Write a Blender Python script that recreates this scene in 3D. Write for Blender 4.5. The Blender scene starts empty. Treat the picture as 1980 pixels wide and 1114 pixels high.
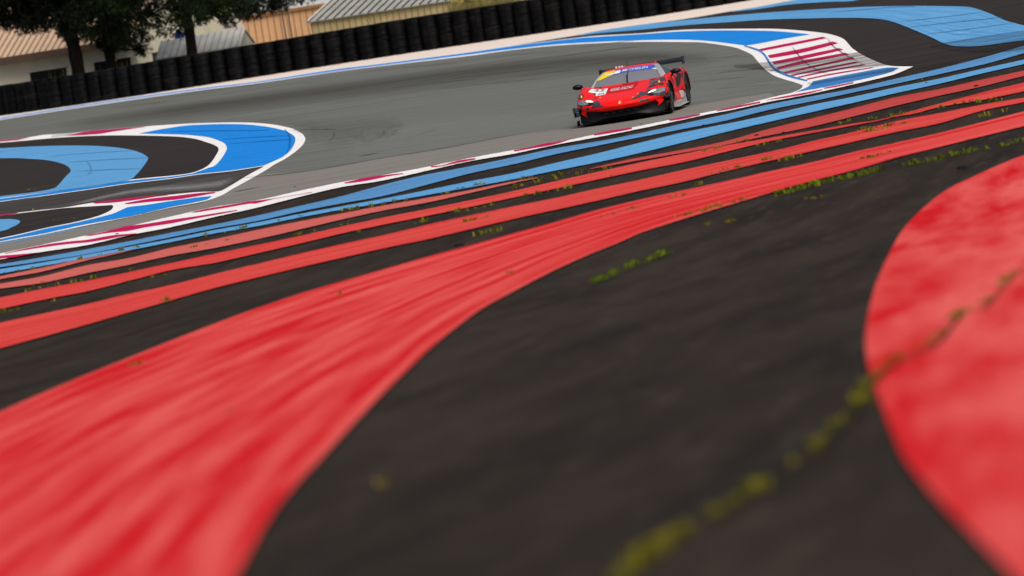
import bpy, bmesh, math, random
from mathutils import Vector, Matrix, noise
from mathutils.geometry import tessellate_polygon
from mathutils.bvhtree import BVHTree
R = math.radians
S = bpy.context.scene
C = S.collection
random.seed(7)

# ------------------------------------------------------------------ camera
W0, H0 = 1980.0, 1114.0
F = 11000.0                      # focal length in photo pixels (200 mm on 36 mm)
CAMZ = 4.9
PITCH = math.atan(736.0 / F)
ROLL = R(9.2)
CP = Vector((0, 0, CAMZ))
fw = Vector((0, math.cos(PITCH), -math.sin(PITCH)))
r0 = Vector((1, 0, 0)); u0 = Vector((0, math.sin(PITCH), math.cos(PITCH)))
RC = r0 * math.cos(ROLL) - u0 * math.sin(ROLL)
UC = r0 * math.sin(ROLL) + u0 * math.cos(ROLL)
cam = bpy.data.cameras.new('camera'); camo = bpy.data.objects.new('camera', cam); C.objects.link(camo)
M = Matrix((RC, UC, -fw)).transposed().to_4x4(); M.translation = CP
camo.matrix_world = M
cam.sensor_width = 36; cam.lens = F / W0 * 36
cam.clip_start = 0.5; cam.clip_end = 6000
cam.dof.use_dof = True; cam.dof.focus_distance = 126.0; cam.dof.aperture_fstop = 1.9
S.camera = camo

# ------------------------------------------------------------------ light
SUN_EL, SUN_AZ = R(58), R(150)
w = bpy.data.worlds.new('World'); S.world = w; w.use_nodes = True
nt = w.node_tree; bg = nt.nodes['Background']
sky = nt.nodes.new('ShaderNodeTexSky'); sky.sky_type = 'NISHITA'; sky.sun_disc = False
sky.sun_elevation = SUN_EL; sky.sun_rotation = SUN_AZ; sky.air_density = 1.0; sky.dust_density = 6.0; sky.ozone_density = 0.4
nt.links.new(sky.outputs[0], bg.inputs[0]); bg.inputs[1].default_value = 0.10
sl = bpy.data.lights.new('sun', 'SUN'); sl.energy = 1.5; sl.angle = R(30); sl.color = (1, .95, .88)
so = bpy.data.objects.new('sun', sl); C.objects.link(so)
so.rotation_euler = Vector((-math.sin(SUN_AZ) * math.cos(SUN_EL), -math.cos(SUN_AZ) * math.cos(SUN_EL), -math.sin(SUN_EL))).to_track_quat('-Z', 'Y').to_euler()
S.view_settings.view_transform = 'Standard'; S.view_settings.look = 'None'
S.view_settings.exposure = 0.15; S.view_settings.gamma = 1.0
try: S.view_settings.use_curve_mapping = False
except Exception: pass

# ------------------------------------------------------------------ helpers
def lin(r, g, b):
    f = lambda c: (c / 12.92 if c <= .04045 else ((c + .055) / 1.055) ** 2.4)
    return (f(r / 255), f(g / 255), f(b / 255))
def ray(px, py):
    return (fw * F + RC * (px - W0 / 2) + UC * (H0 / 2 - py))
# the runoff climbs a low bank towards the photographer: height over distance, straight between knots
KN = [-20.0 + 4 * i for i in range(35)]
def _gz(Y): return max(0.0, .045 * 6 * math.log(1 + math.exp((75 - Y) / 6)) - .002)
KZ = [_gz(Y) for Y in KN]
def gz(Y):
    if Y >= KN[-1]: return 0.0
    if Y <= KN[0]: return KZ[0]
    i = min(int((Y - KN[0]) / 4), len(KN) - 2); f = (Y - KN[i]) / 4; return KZ[i] + (KZ[i + 1] - KZ[i]) * f
def at(px, py, z=0.0):                 # the ground point a pixel of the photo shows, z metres above the ground
    d = ray(px, py); q = d / d.y; lo, hi = 2.0, 3000.0
    for _ in range(60):
        m = (lo + hi) / 2
        if CAMZ + q.z * m - gz(m) - z > 0: lo = m
        else: hi = m
    return CP + q * hi
def atY(px, py, Y):                    # the point of a pixel at ground distance Y
    d = ray(px, py); return CP + d * (Y / d.y)
def ppm(Y): return F / Y               # photo pixels per metre at distance Y
def tag(o, label=None, cat=None, group=None, kind=None):
    if label: o['label'] = label
    if cat: o['category'] = cat
    if group: o['group'] = group
    if kind: o['kind'] = kind
    return o
def empty(name, loc=(0, 0, 0), rot=(0, 0, 0), parent=None):
    o = bpy.data.objects.new(name, None); C.objects.link(o); o.location = loc; o.rotation_euler = rot
    o.empty_display_size = .1
    if parent: o.parent = parent
    return o
def link(name, me, mat=None, parent=None, smooth=False):
    o = bpy.data.objects.new(name, me); C.objects.link(o)
    if mat:
        for m in (mat if isinstance(mat, (list, tuple)) else [mat]): me.materials.append(m)
    if parent: o.parent = parent
    if smooth:
        for p in me.polygons: p.use_smooth = True
    return o
def mesh(name, vs, fs, mat=None, parent=None, smooth=False):
    me = bpy.data.meshes.new(name); me.from_pydata([tuple(v) for v in vs], [], fs); me.update()
    return link(name, me, mat, parent, smooth)
class MB:
    def __init__(s): s.v = []; s.f = []; s.mi = []
    def add(s, vs, fs, mi=0):
        n = len(s.v); s.v += [Vector(v) for v in vs]; s.f += [tuple(i + n for i in f) for f in fs]; s.mi += [mi] * len(fs)
    def box(s, c, d, rz=0, mi=0, rx=0, ry=0):
        m = Matrix.Rotation(rz, 3, 'Z') @ Matrix.Rotation(ry, 3, 'Y') @ Matrix.Rotation(rx, 3, 'X'); c = Vector(c)
        vs = [c + m @ Vector((sx * d[0] / 2, sy * d[1] / 2, sz * d[2] / 2)) for sx in (-1, 1) for sy in (-1, 1) for sz in (-1, 1)]
        s.add(vs, [(0, 1, 3, 2), (4, 6, 7, 5), (0, 4, 5, 1), (2, 3, 7, 6), (0, 2, 6, 4), (1, 5, 7, 3)], mi)
    def tube(s, pts, rad, n=8, mi=0, cap=True):
        pts = [Vector(p) for p in pts]; rs = rad if isinstance(rad, (list, tuple)) else [rad] * len(pts)
        vs = []; fs = []
        for i, p in enumerate(pts):
            t = (pts[min(i + 1, len(pts) - 1)] - pts[max(i - 1, 0)]).normalized()
            a = Vector((0, 0, 1)) if abs(t.z) < .9 else Vector((1, 0, 0))
            e1 = t.cross(a).normalized(); e2 = t.cross(e1)
            for k in range(n):
                th = 2 * math.pi * k / n; vs.append(p + (e1 * math.cos(th) + e2 * math.sin(th)) * rs[i])
        for i in range(len(pts) - 1):
            for k in range(n): fs.append((i * n + k, i * n + (k + 1) % n, (i + 1) * n + (k + 1) % n, (i + 1) * n + k))
        if cap: fs += [tuple(range(n))[::-1], tuple(range((len(pts) - 1) * n, len(pts) * n))]
        s.add(vs, fs, mi)
    def lathe(s, prof, n=32, axis='Z', c=(0, 0, 0), mi=0, close=True):
        vs = []; fs = []; c = Vector(c); m = len(prof)
        for k in range(n):
            th = 2 * math.pi * k / n
            for (r, h) in prof:
                v = (r * math.cos(th), r * math.sin(th), h) if axis == 'Z' else (h, r * math.cos(th), r * math.sin(th))
                vs.append(c + Vector(v))
        for k in range(n):
            for j in range(m if close else m - 1):
                a = k * m + j; b = k * m + (j + 1) % m; c2 = ((k + 1) % n) * m + (j + 1) % m; d = ((k + 1) % n) * m + j
                fs.append((a, d, c2, b))
        s.add(vs, fs, mi)
    def grid(s, fn, nu, nv, mi=0):
        vs = [fn(i / nu, j / nv) for j in range(nv + 1) for i in range(nu + 1)]
        fs = [(j * (nu + 1) + i, j * (nu + 1) + i + 1, (j + 1) * (nu + 1) + i + 1, (j + 1) * (nu + 1) + i) for j in range(nv) for i in range(nu)]
        s.add(vs, fs, mi)
    def build(s, name, mat=None, parent=None, smooth=False, origin=None):
        me = bpy.data.meshes.new(name)
        o = Vector(origin) if origin else Vector((0, 0, 0))
        me.from_pydata([tuple(v - o) for v in s.v], [], s.f); me.update()
        ob = link(name, me, mat, parent, smooth); ob.location = o
        for p, m in zip(me.polygons, s.mi): p.material_index = m
        return ob
def cr(pts, n=6):                       # Catmull-Rom through points
    if len(pts) < 3: return list(pts)
    P = [pts[0]] + list(pts) + [pts[-1]]; out = []
    for i in range(1, len(P) - 2):
        for k in range(n):
            t = k / n; a, b, c, d = P[i - 1], P[i], P[i + 1], P[i + 2]
            out.append(tuple(.5 * (2 * b[j] + (c[j] - a[j]) * t + (2 * a[j] - 5 * b[j] + 4 * c[j] - d[j]) * t * t + (3 * b[j] - a[j] - 3 * c[j] + d[j]) * t ** 3) for j in (0, 1)))
    out.append(pts[-1]); return out
LV = 0.004
def sheet(name, chains, lvl, mat, label=None, cat='marking'):
    """a flat painted area on the ground; chains are smooth edge curves met one after the other"""
    pts = []
    for ch in chains: pts += cr(ch)
    q = []
    for p in pts:
        if not q or abs(p[0] - q[-1][0]) + abs(p[1] - q[-1][1]) > .05: q.append(p)
    vs = [at(x, y, lvl * LV) for x, y in q]
    tris = tessellate_polygon([[Vector((v.x, v.y, 0)) for v in vs]])
    bm = bmesh.new(); bv = [bm.verts.new(v) for v in vs]
    for t in tris:
        try: f = bm.faces.new([bv[i] for i in t])
        except ValueError: continue
        f.normal_update()
        if f.normal.z < 0: f.normal_flip()
    ys = [v.y for v in vs]
    for Y in KN:
        if min(ys) < Y < max(ys): bmesh.ops.bisect_plane(bm, geom=bm.verts[:] + bm.edges[:] + bm.faces[:], plane_co=(0, Y, 0), plane_no=(0, 1, 0))
    for v in bm.verts: v.co.z = gz(v.co.y) + lvl * LV
    me = bpy.data.meshes.new(name); bm.to_mesh(me); bm.free()
    o = link(name, me, mat)
    return tag(o, label, cat, kind='structure')
def ext(ch, d=260, left=True, right=True):
    ch = list(ch)
    if left:
        (x0, y0), (x1, y1) = ch[0], ch[1]; k = -d / (x1 - x0); ch = [(x0 + k * (x1 - x0), y0 + k * (y1 - y0))] + ch
    if right:
        (x0, y0), (x1, y1) = ch[-2], ch[-1]; k = d / (x1 - x0); ch = ch + [(x1 + k * (x1 - x0), y1 + k * (y1 - y0))]
    return ch
def band(name, top, bot, lvl, mat, label=None, d=260, left=True, right=True):
    return strip(name, ext(top, d, left, right), ext(bot, d, left, right), lvl, mat, label)
def resample(ch, n):
    P = cr(ch); L = [0.0]
    for a, b in zip(P, P[1:]): L.append(L[-1] + math.hypot(b[0] - a[0], b[1] - a[1]))
    out = []; j = 0
    for i in range(n + 1):
        t = L[-1] * i / n
        while j < len(L) - 2 and L[j + 1] < t: j += 1
        f = (t - L[j]) / max(1e-9, L[j + 1] - L[j]); out.append((P[j][0] + (P[j + 1][0] - P[j][0]) * f, P[j][1] + (P[j + 1][1] - P[j][1]) * f))
    return out
def strip(name, top, bot, lvl, mat, label=None, cat='marking', n=170):
    """a painted stripe between two edge curves; its UVs are metres along and across, so that the wear follows the stripe"""
    A = [at(*p, lvl * LV) for p in resample(top, n)]; B = [at(*p, lvl * LV) for p in resample(bot, n)]
    bm = bmesh.new(); uv = bm.loops.layers.uv.new('UVMap'); u = [0.0]
    for i in range(n): u.append(u[-1] + ((A[i + 1] + B[i + 1]) / 2 - (A[i] + B[i]) / 2).length)
    eg = bm.verts.layers.float.new('edge'); rows = []
    for i in range(n + 1):
        wd = max(.02, (A[i] - B[i]).length); e = min(.33, .13 / wd); row = []
        for f_, k in ((0, 1.0), (e, 0.0), (1 - e, 0.0), (1, 1.0)):
            v = bm.verts.new(B[i].lerp(A[i], f_)); v[eg] = k; row.append((v, (u[i], (f_ - .5) * min(wd, 6))))
        rows.append(row)
    for i in range(n):
        for j in range(3):
            q = (rows[i][j], rows[i + 1][j], rows[i + 1][j + 1], rows[i][j + 1])
            f = bm.faces.new([x[0] for x in q])
            for l, x in zip(f.loops, q): l[uv].uv = x[1]
            f.normal_update()
            if f.normal.z < 0: f.normal_flip()
    ys = [v.co.y for v in bm.verts]
    for Y in KN:
        if min(ys) < Y < max(ys): bmesh.ops.bisect_plane(bm, geom=bm.verts[:] + bm.edges[:] + bm.faces[:], plane_co=(0, Y, 0), plane_no=(0, 1, 0))
    for v in bm.verts: v.co.z = gz(v.co.y) + lvl * LV
    me = bpy.data.meshes.new(name); bm.to_mesh(me); bm.free()
    return tag(link(name, me, mat), label, cat, kind='structure')

# ------------------------------------------------------------------ materials
def newmat(name):
    m = bpy.data.materials.new(name); m.use_nodes = True
    return m, m.node_tree, m.node_tree.nodes['Principled BSDF']
def plain(name, col, rough=.6, spec=.4, metal=0, bump=0, scale=30, var=.12, coat=0):
    m, t, b = newmat(name); n = t.nodes
    tc = n.new('ShaderNodeTexCoord'); no = n.new('ShaderNodeTexNoise'); no.inputs['Scale'].default_value = scale; no.inputs['Detail'].default_value = 6
    t.links.new(tc.outputs['Object'], no.inputs['Vector'])
    r = n.new('ShaderNodeMapRange'); r.inputs['From Min'].default_value = .3; r.inputs['From Max'].default_value = .7; r.inputs['To Min'].default_value = 1 - var; r.inputs['To Max'].default_value = 1 + var
    t.links.new(no.outputs['Fac'], r.inputs['Value'])
    mx = n.new('ShaderNodeVectorMath'); mx.operation = 'SCALE'; mx.inputs[0].default_value = col
    t.links.new(r.outputs[0], mx.inputs['Scale']); t.links.new(mx.outputs[0], b.inputs['Base Color'])
    b.inputs['Roughness'].default_value = rough; b.inputs['Specular IOR Level'].default_value = spec; b.inputs['Metallic'].default_value = metal
    if coat: b.inputs['Coat Weight'].default_value = coat; b.inputs['Coat Roughness'].default_value = .05
    if bump:
        bp = n.new('ShaderNodeBump'); bp.inputs['Strength'].default_value = bump; bp.inputs['Distance'].default_value = .01
        t.links.new(no.outputs['Fac'], bp.inputs['Height']); t.links.new(bp.outputs[0], b.inputs['Normal'])
    return m
def nz(t, vec, scale, detail=5, rough=.6):
    no = t.nodes.new('ShaderNodeTexNoise'); no.inputs['Scale'].default_value = scale; no.inputs['Detail'].default_value = detail; no.inputs['Roughness'].default_value = rough
    t.links.new(vec, no.inputs['Vector']); return no.outputs['Fac']
def rng(t, v, a, b, c=0, d=1):
    r = t.nodes.new('ShaderNodeMapRange'); r.inputs['From Min'].default_value = a; r.inputs['From Max'].default_value = b; r.inputs['To Min'].default_value = c; r.inputs['To Max'].default_value = d
    t.links.new(v, r.inputs['Value']); return r.outputs[0]
def mixc(t, fac, a, b):
    m = t.nodes.new('ShaderNodeMix'); m.data_type = 'RGBA'
    if isinstance(fac, float): m.inputs[0].default_value = fac
    else: t.links.new(fac, m.inputs[0])
    for i, c in ((6, a), (7, b)):
        if isinstance(c, tuple): m.inputs[i].default_value = (*c[:3], 1)
        else: t.links.new(c, m.inputs[i])
    return m.outputs[2]
def mapped(t, rot, sc, uv=False):
    tc = t.nodes.new('ShaderNodeTexCoord'); mp = t.nodes.new('ShaderNodeMapping')
    mp.vector_type = 'TEXTURE'; mp.inputs['Rotation'].default_value = (0, 0, -rot); mp.inputs['Scale'].default_value = tuple(1 / k for k in sc)
    t.links.new(tc.outputs['UV' if uv else 'Object'], mp.inputs['Vector']); return mp.outputs[0]
def ground_mat(name, colA, colB, colC=None, rot=0.0, st=(1, 1, 1), s1=.35, s2=4, wear=None, wearcol=None, spec=.06, rough=.85, lo=.35, hi=.65, uv=False):
    """worn road surface: colA/colB in broad blotches drawn out along the traffic, colC in finer streaks, wear lets the asphalt through"""
    m, t, b = newmat(name)
    v = mapped(t, rot, st, uv)
    c = mixc(t, rng(t, nz(t, v, s1, 4, .55), lo, hi), colA, colB)
    if colC: c = mixc(t, rng(t, nz(t, v, s2, 6, .65), .52, .72, 0, .7), c, colC)
    v2 = mapped(t, 0, (1, 1, 1))
    g = rng(t, nz(t, v2, 22, 3, .7), .3, .7, .86, 1.14)
    sc = t.nodes.new('ShaderNodeVectorMath'); sc.operation = 'SCALE'; t.links.new(c, sc.inputs[0]); t.links.new(g, sc.inputs['Scale']); c = sc.outputs[0]
    if wear:
        v3 = mapped(t, rot, (st[0] * (.8 if uv else 1.5), st[1] * (1.5 if uv else .8), 1), uv)
        f = rng(t, nz(t, v3, 5, 8, .72), 1 - wear, 1 - wear + .12)
        c = mixc(t, f, c, wearcol)
    if uv:                                   # chipped, ragged edges
        ea = t.nodes.new('ShaderNodeAttribute'); ea.attribute_name = 'edge'
        ad = t.nodes.new('ShaderNodeMath'); ad.operation = 'MULTIPLY_ADD'; ad.inputs[1].default_value = .34
        t.links.new(ea.outputs['Fac'], ad.inputs[0]); t.links.new(nz(t, v2, 7, 6, .7), ad.inputs[2])
        c = mixc(t, rng(t, ad.outputs[0], .70, .78), c, pc(58, 52, 47))
    t.links.new(c, b.inputs['Base Color'])
    b.inputs['Roughness'].default_value = rough; b.inputs['Specular IOR Level'].default_value = spec
    return m
AL = .80                                   # photo value -> paint albedo
def pc(r, g, b, k=AL): return tuple(min(.9, c * k) for c in lin(r, g, b))
ASP = pc(62, 57, 54); ASP2 = pc(50, 45, 41)
m_ground = ground_mat('dark_runoff_asphalt', pc(57, 48, 39), pc(38, 32, 26), pc(74, 65, 54), R(10), (2.4, .22, 1), .6, 3.0, lo=.34, hi=.66)
m_ground_far = ground_mat('dark_asphalt', pc(60, 54, 50), pc(40, 36, 34), pc(86, 78, 71), R(70), (3.5, .06, 1), .8, 2.2)
m_track = ground_mat('track_asphalt', pc(106, 109, 104), pc(120, 123, 118), pc(95, 95, 89), R(108), (2.2, .05, 1), .5, 1.8)
m_tracklight = ground_mat('track_edge_asphalt', pc(142, 138, 131), pc(130, 127, 121), pc(110, 106, 100), R(72), (4, .08, 1), .6, 1.8)
m_pit = ground_mat('pit_asphalt', pc(76, 72, 69), pc(56, 52, 50), pc(118, 117, 117), R(62), (4, .05, 1), .7, 1.3)
m_red_near = ground_mat('red_paint_near', pc(214, 18, 27), pc(238, 100, 95), pc(230, 76, 74), R(6), (2.6, .22, 1), .62, 2.6, .20, pc(176, 84, 74), lo=.36, hi=.62)
m_red_wide = ground_mat('red_paint_wide', pc(214, 18, 26), pc(238, 98, 92), pc(232, 80, 76), 0, (.10, 3.6, 1), .8, 2.6, .29, pc(166, 78, 70), lo=.38, hi=.66, uv=True)
m_red_mid = ground_mat('red_paint_mid', pc(216, 40, 42), pc(228, 88, 78), pc(228, 122, 110), 0, (.12, 4, 1), .8, 2.6, .34, pc(104, 72, 64), uv=True)
m_red_far = ground_mat('red_paint_far', pc(188, 54, 52), pc(204, 84, 80), pc(222, 126, 118), 0, (.08, 4, 1), .8, 2.4, .34, ASP, uv=True)
m_red_faint = ground_mat('red_paint_faint', pc(208, 92, 86), pc(218, 116, 106), pc(190, 124, 112), 0, (.10, 4, 1), .8, 2.4, .38, pc(96, 84, 76), uv=True)
m_lblue_s = ground_mat('light_blue_stripe_paint', pc(86, 158, 216), pc(114, 180, 230), pc(70, 128, 180), 0, (.09, 4, 1), .8, 2.4, .40, pc(58, 80, 104), uv=True)
m_lblue2 = ground_mat('worn_blue_paint', pc(80, 140, 196), pc(108, 170, 222), pc(60, 106, 154), 0, (.09, 4, 1), .8, 2.4, .45, pc(62, 72, 86), uv=True)
m_white_s = ground_mat('white_kerb_paint', pc(244, 244, 244, .9), pc(236, 234, 232, .9), pc(214, 210, 208, .9), 0, (.12, 4, 1), .8, 2.4, .28, pc(150, 144, 142), uv=True)
m_lblue = ground_mat('light_blue_paint', pc(92, 164, 220), pc(108, 174, 226), pc(72, 132, 184), R(73), (4, .08, 1), .7, 2.0, .36, pc(62, 92, 124))
m_blue = ground_mat('blue_paint', pc(24, 138, 232), pc(36, 146, 236), pc(18, 108, 196), R(105), (3, .08, 1), .5, 2.0, .31, pc(20, 76, 140))
m_blue2 = ground_mat('scuffed_blue_paint', pc(44, 124, 204), pc(80, 146, 206), pc(40, 96, 162), R(72), (4, .08, 1), .9, 2.0, .36, pc(50, 66, 92))
m_white = ground_mat('white_paint', pc(244, 244, 244, .9), pc(236, 234, 232, .9), pc(218, 214, 212, .9), R(72), (3, .12, 1), .8, 2.4, .25, pc(156, 152, 150))
m_pink = ground_mat('magenta_paint', pc(204, 14, 90), pc(194, 18, 88), pc(178, 26, 86), R(73), (3, .12, 1), .8, 2.4, .25, pc(160, 60, 100))
m_pink2 = ground_mat('dull_magenta_paint', pc(198, 34, 98), pc(182, 36, 94), pc(130, 40, 78), R(60), (3, .1, 1), .8, 2, .34, pc(84, 52, 66))
m_cream = ground_mat('cream_concrete', pc(248, 234, 222), pc(240, 226, 212), pc(226, 210, 194), R(120), (2, .06, 1), .6, 2)
m_joint = ground_mat('joint_dirt', pc(40, 34, 26), pc(58, 54, 30), None, 0, (1, 1, 1), 2, 3)
m_skid = ground_mat('rubber_mark', pc(84, 83, 76), pc(74, 72, 66), None, R(60), (1, .2, 1), 1, 3)
m_skid2 = ground_mat('faint_rubber_mark', pc(96, 96, 88), pc(90, 89, 81), None, R(60), (1, .2, 1), 1, 3)
def see_through(m, f):
    t = m.node_tree; b = t.nodes['Principled BSDF']; tr = t.nodes.new('ShaderNodeBsdfTransparent'); ms = t.nodes.new('ShaderNodeMixShader')
    t.links.new(rng(t, nz(t, mapped(t, 0, (1, 1, 1)), .8, 4, .6), .3, .7, f * .3, f), ms.inputs[0]); t.links.new(tr.outputs[0], ms.inputs[1]); t.links.new(b.outputs[0], ms.inputs[2]); t.links.new(ms.outputs[0], t.nodes['Material Output'].inputs[0])
see_through(m_skid, .8); see_through(m_skid2, .6)
m_skidb = ground_mat('rubber_on_blue', pc(22, 104, 184), pc(26, 120, 206), None, R(60), (1, .2, 1), 1, 3)
m_skidl = ground_mat('rubber_on_light_blue', pc(76, 136, 188), pc(84, 148, 200), None, R(60), (1, .2, 1), 1, 3)
m_grassground = ground_mat('dry_grass_ground', pc(110, 112, 60), pc(150, 140, 90), pc(80, 90, 40), 0, (1, 1, 1), .6, 5)
m_tyre = plain('black_rubber', (.007, .007, .008), .75, .15, scale=14, var=.35)
m_weed = plain('weed_green', pc(132, 126, 32, .8), .7, .1, scale=9, var=.55)
m_weed2 = plain('weed_bright_green', pc(112, 130, 22, .78), .7, .1, scale=9, var=.5)
m_weed3 = plain('dry_weed', pc(146, 126, 44, .8), .7, .1, scale=9, var=.5)
m_dark = plain('matt_black', (.008, .008, .009), .55, .3, scale=20)

# ------------------------------------------------------------------ ground
FOOT = [(0, 225), (150, 203), (300, 181), (400, 164.5), (500, 150.3), (660, 124.4), (740, 111), (900, 87.5), (990, 73.5), (1073, 61.5), (1157, 47), (1240, 35.3), (1320, 24.5), (1403, 10.6), (1445, 2.5), (1500, -8)]
def polyfit(P, deg, x0, sc):           # least squares through ground points, so the wall runs in one even curve
    n = deg + 1; A = [[0.0] * (n + 1) for _ in range(n)]
    for x, y in P:
        q = [((x - x0) / sc) ** k for k in range(n)]
        for i in range(n):
            for j in range(n): A[i][j] += q[i] * q[j]
            A[i][n] += q[i] * y
    for i in range(n):
        p = max(range(i, n), key=lambda r: abs(A[r][i])); A[i], A[p] = A[p], A[i]
        for r in range(n):
            if r != i:
                k = A[r][i] / A[i][i]; A[r] = [a - k * b for a, b in zip(A[r], A[i])]
    c = [A[i][n] / A[i][i] for i in range(n)]
    return lambda x: sum(c[k] * ((x - x0) / sc) ** k for k in range(n))
_fp = [at(x, y) for x, y in FOOT]; _fit = polyfit([(p.x, p.y) for p in _fp], 4, -6.0, 12.0)
def _line(x):
    lo, hi = -20.5, _fp[-1].x + .3
    if x < lo: return _fit(lo) + (_fit(lo + .5) - _fit(lo)) * 2 * (x - lo)
    if x > hi: return _fit(hi) + (_fit(hi) - _fit(hi - .5)) * 2 * (x - hi)
    return _fit(x)
foot_w = [Vector((x, _line(x), 0)) for x in [-32 + .25 * i for i in range(190)]]
def wall_y(X):
    if X <= foot_w[0].x: return foot_w[0].y
    for a, b in zip(foot_w, foot_w[1:]):
        if a.x <= X <= b.x: return a.y + (b.y - a.y) * (X - a.x) / max(1e-6, b.x - a.x)
    return foot_w[-1].y
def sstep(a, b, x):
    t = max(0, min(1, (x - a) / (b - a))); return t * t * (3 - 2 * t)
xs = [-1500, -400, -120, -60, -40] + [-31.5 + i * .8 for i in range(58)] + [36, 60, 120, 400, 1500]
ds = [-60, -20, -5, -1, .5, .9, 2, 3, 4, 5, 8, 20, 60, 300, 3000]
vs = []; fs = []; mi = []
for Y in [-300.0] + KN:
    for x in xs: vs.append((x, Y, gz(Y)))
for d in ds:
    for x in xs: vs.append((x, max(wall_y(x), 190) + d, -1.5 * sstep(.5, 5, d)))
nx = len(xs); nr = len(vs) // nx; n0 = nr - len(ds)
for j in range(nr - 1):
    for i in range(nx - 1):
        fs.append((j * nx + i, j * nx + i + 1, (j + 1) * nx + i + 1, (j + 1) * nx + i)); mi.append(1 if j >= n0 and ds[j - n0] >= .9 and xs[i] < 14 else 0)
g = mesh('ground', vs, fs, [m_ground, m_grassground])
for p, k in zip(g.data.polygons, mi): p.material_index = k
tag(g, 'dark brown asphalt runoff with grass verge behind the tyre wall', 'ground', kind='structure')

# far runoff beside the upper kerb (greyer asphalt)
NEAR_T = [(0, 490), (83.5, 472.7), (167, 455), (250.5, 436.8), (330, 418.5), (413.5, 400), (497, 387), (580.5, 368.5), (660, 352), (743.5, 337.7), (827, 322.2), (910.5, 305), (990, 290.5), (1073.5, 276), (1157, 258.5), (1240.5, 242.6), (1320, 226.3), (1370, 216), (1420, 206), (1487, 189.3), (1529, 180), (1587, 170), (1650, 157.5)]
NEAR_B = [(0, 502), (83.5, 487), (167, 474.4), (250.5, 455), (330, 439.5), (413.5, 420), (497, 401.7), (580.5, 380.5), (660, 362), (743.5, 348.6), (827, 330), (910.5, 311.5), (990, 298), (1073.5, 280.3), (1157, 265), (1240.5, 248.4), (1320, 231.8), (1370, 221), (1420, 211.8), (1487, 197), (1529, 189.3), (1587, 177.6), (1650, 163.2)]
sheet('runoff', [[(1100, 262), (1320, 222), (1560, 176), (1800, 128), (2300, 30)], [(2300, -40), (1700, -60), (1560, -20)], [(1540, -3), (1403, 23), (1320, 38), (1157, 62), (1000, 90)], [(1000, 90), (1100, 262)]], 1, m_ground_far, 'dark grey asphalt runoff round the upper kerb', 'runoff')
# cream concrete strip at the foot of the wall
CREAM_B = [(0, 228.3), (73, 216), (250, 188.5), (400, 168.5), (500, 157), (650, 134), (740, 123), (900, 101.8), (990, 88.5), (1073, 75), (1123.6, 67), (1157, 60), (1240, 47.8), (1320, 37.6), (1403, 23.6), (1470, 12.5), (1530, 1), (1590, -9)]
sheet('concrete_strip', [ext([(x, y - 5) for x, y in FOOT], 300), ext(CREAM_B, 200)[::-1]], 3, m_cream, 'cream concrete strip at the foot of the tyre wall', 'path')
# track
TR_T = [(0, 229), (73, 217.5), (250, 191), (400, 171), (500, 159.5), (650, 137), (740, 126), (900, 107), (990, 95.5), (1073, 87), (1157, 82), (1240, 79.5), (1320, 80), (1370, 82), (1420, 90), (1437, 95), (1456, 106), (1466, 115), (1477, 128.6), (1490, 140), (1503, 147.8), (1523, 154.5), (1540, 160), (1556, 167)]
sheet('track', [ext(TR_T, 260, True, False), [(1556, 167), (1540, 176), (1504, 189)], ext([p for p in NEAR_T if p[0] < 1490], 260, True, False)[::-1]], 2, m_track, 'grey racing track with dark rubber streaks', 'road')
sheet('track', [ext([(0, 470), (167, 438), (330, 404), (400, 390), (480, 343), (580, 332.5), (660, 320), (743, 305.5), (827, 291.5), (910, 277), (990, 261.5), (1073, 250), (1124, 246), (1240, 226), (1353, 202), (1420, 190), (1487, 180)], 260, True, False), [(1487, 180), (1504, 188)], ext([(x, y + 2) for x, y in NEAR_T if x < 1490], 260, True, False)[::-1]], 3, m_tracklight, 'pale dusty edge of the track beside the near kerb', 'road')
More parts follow.
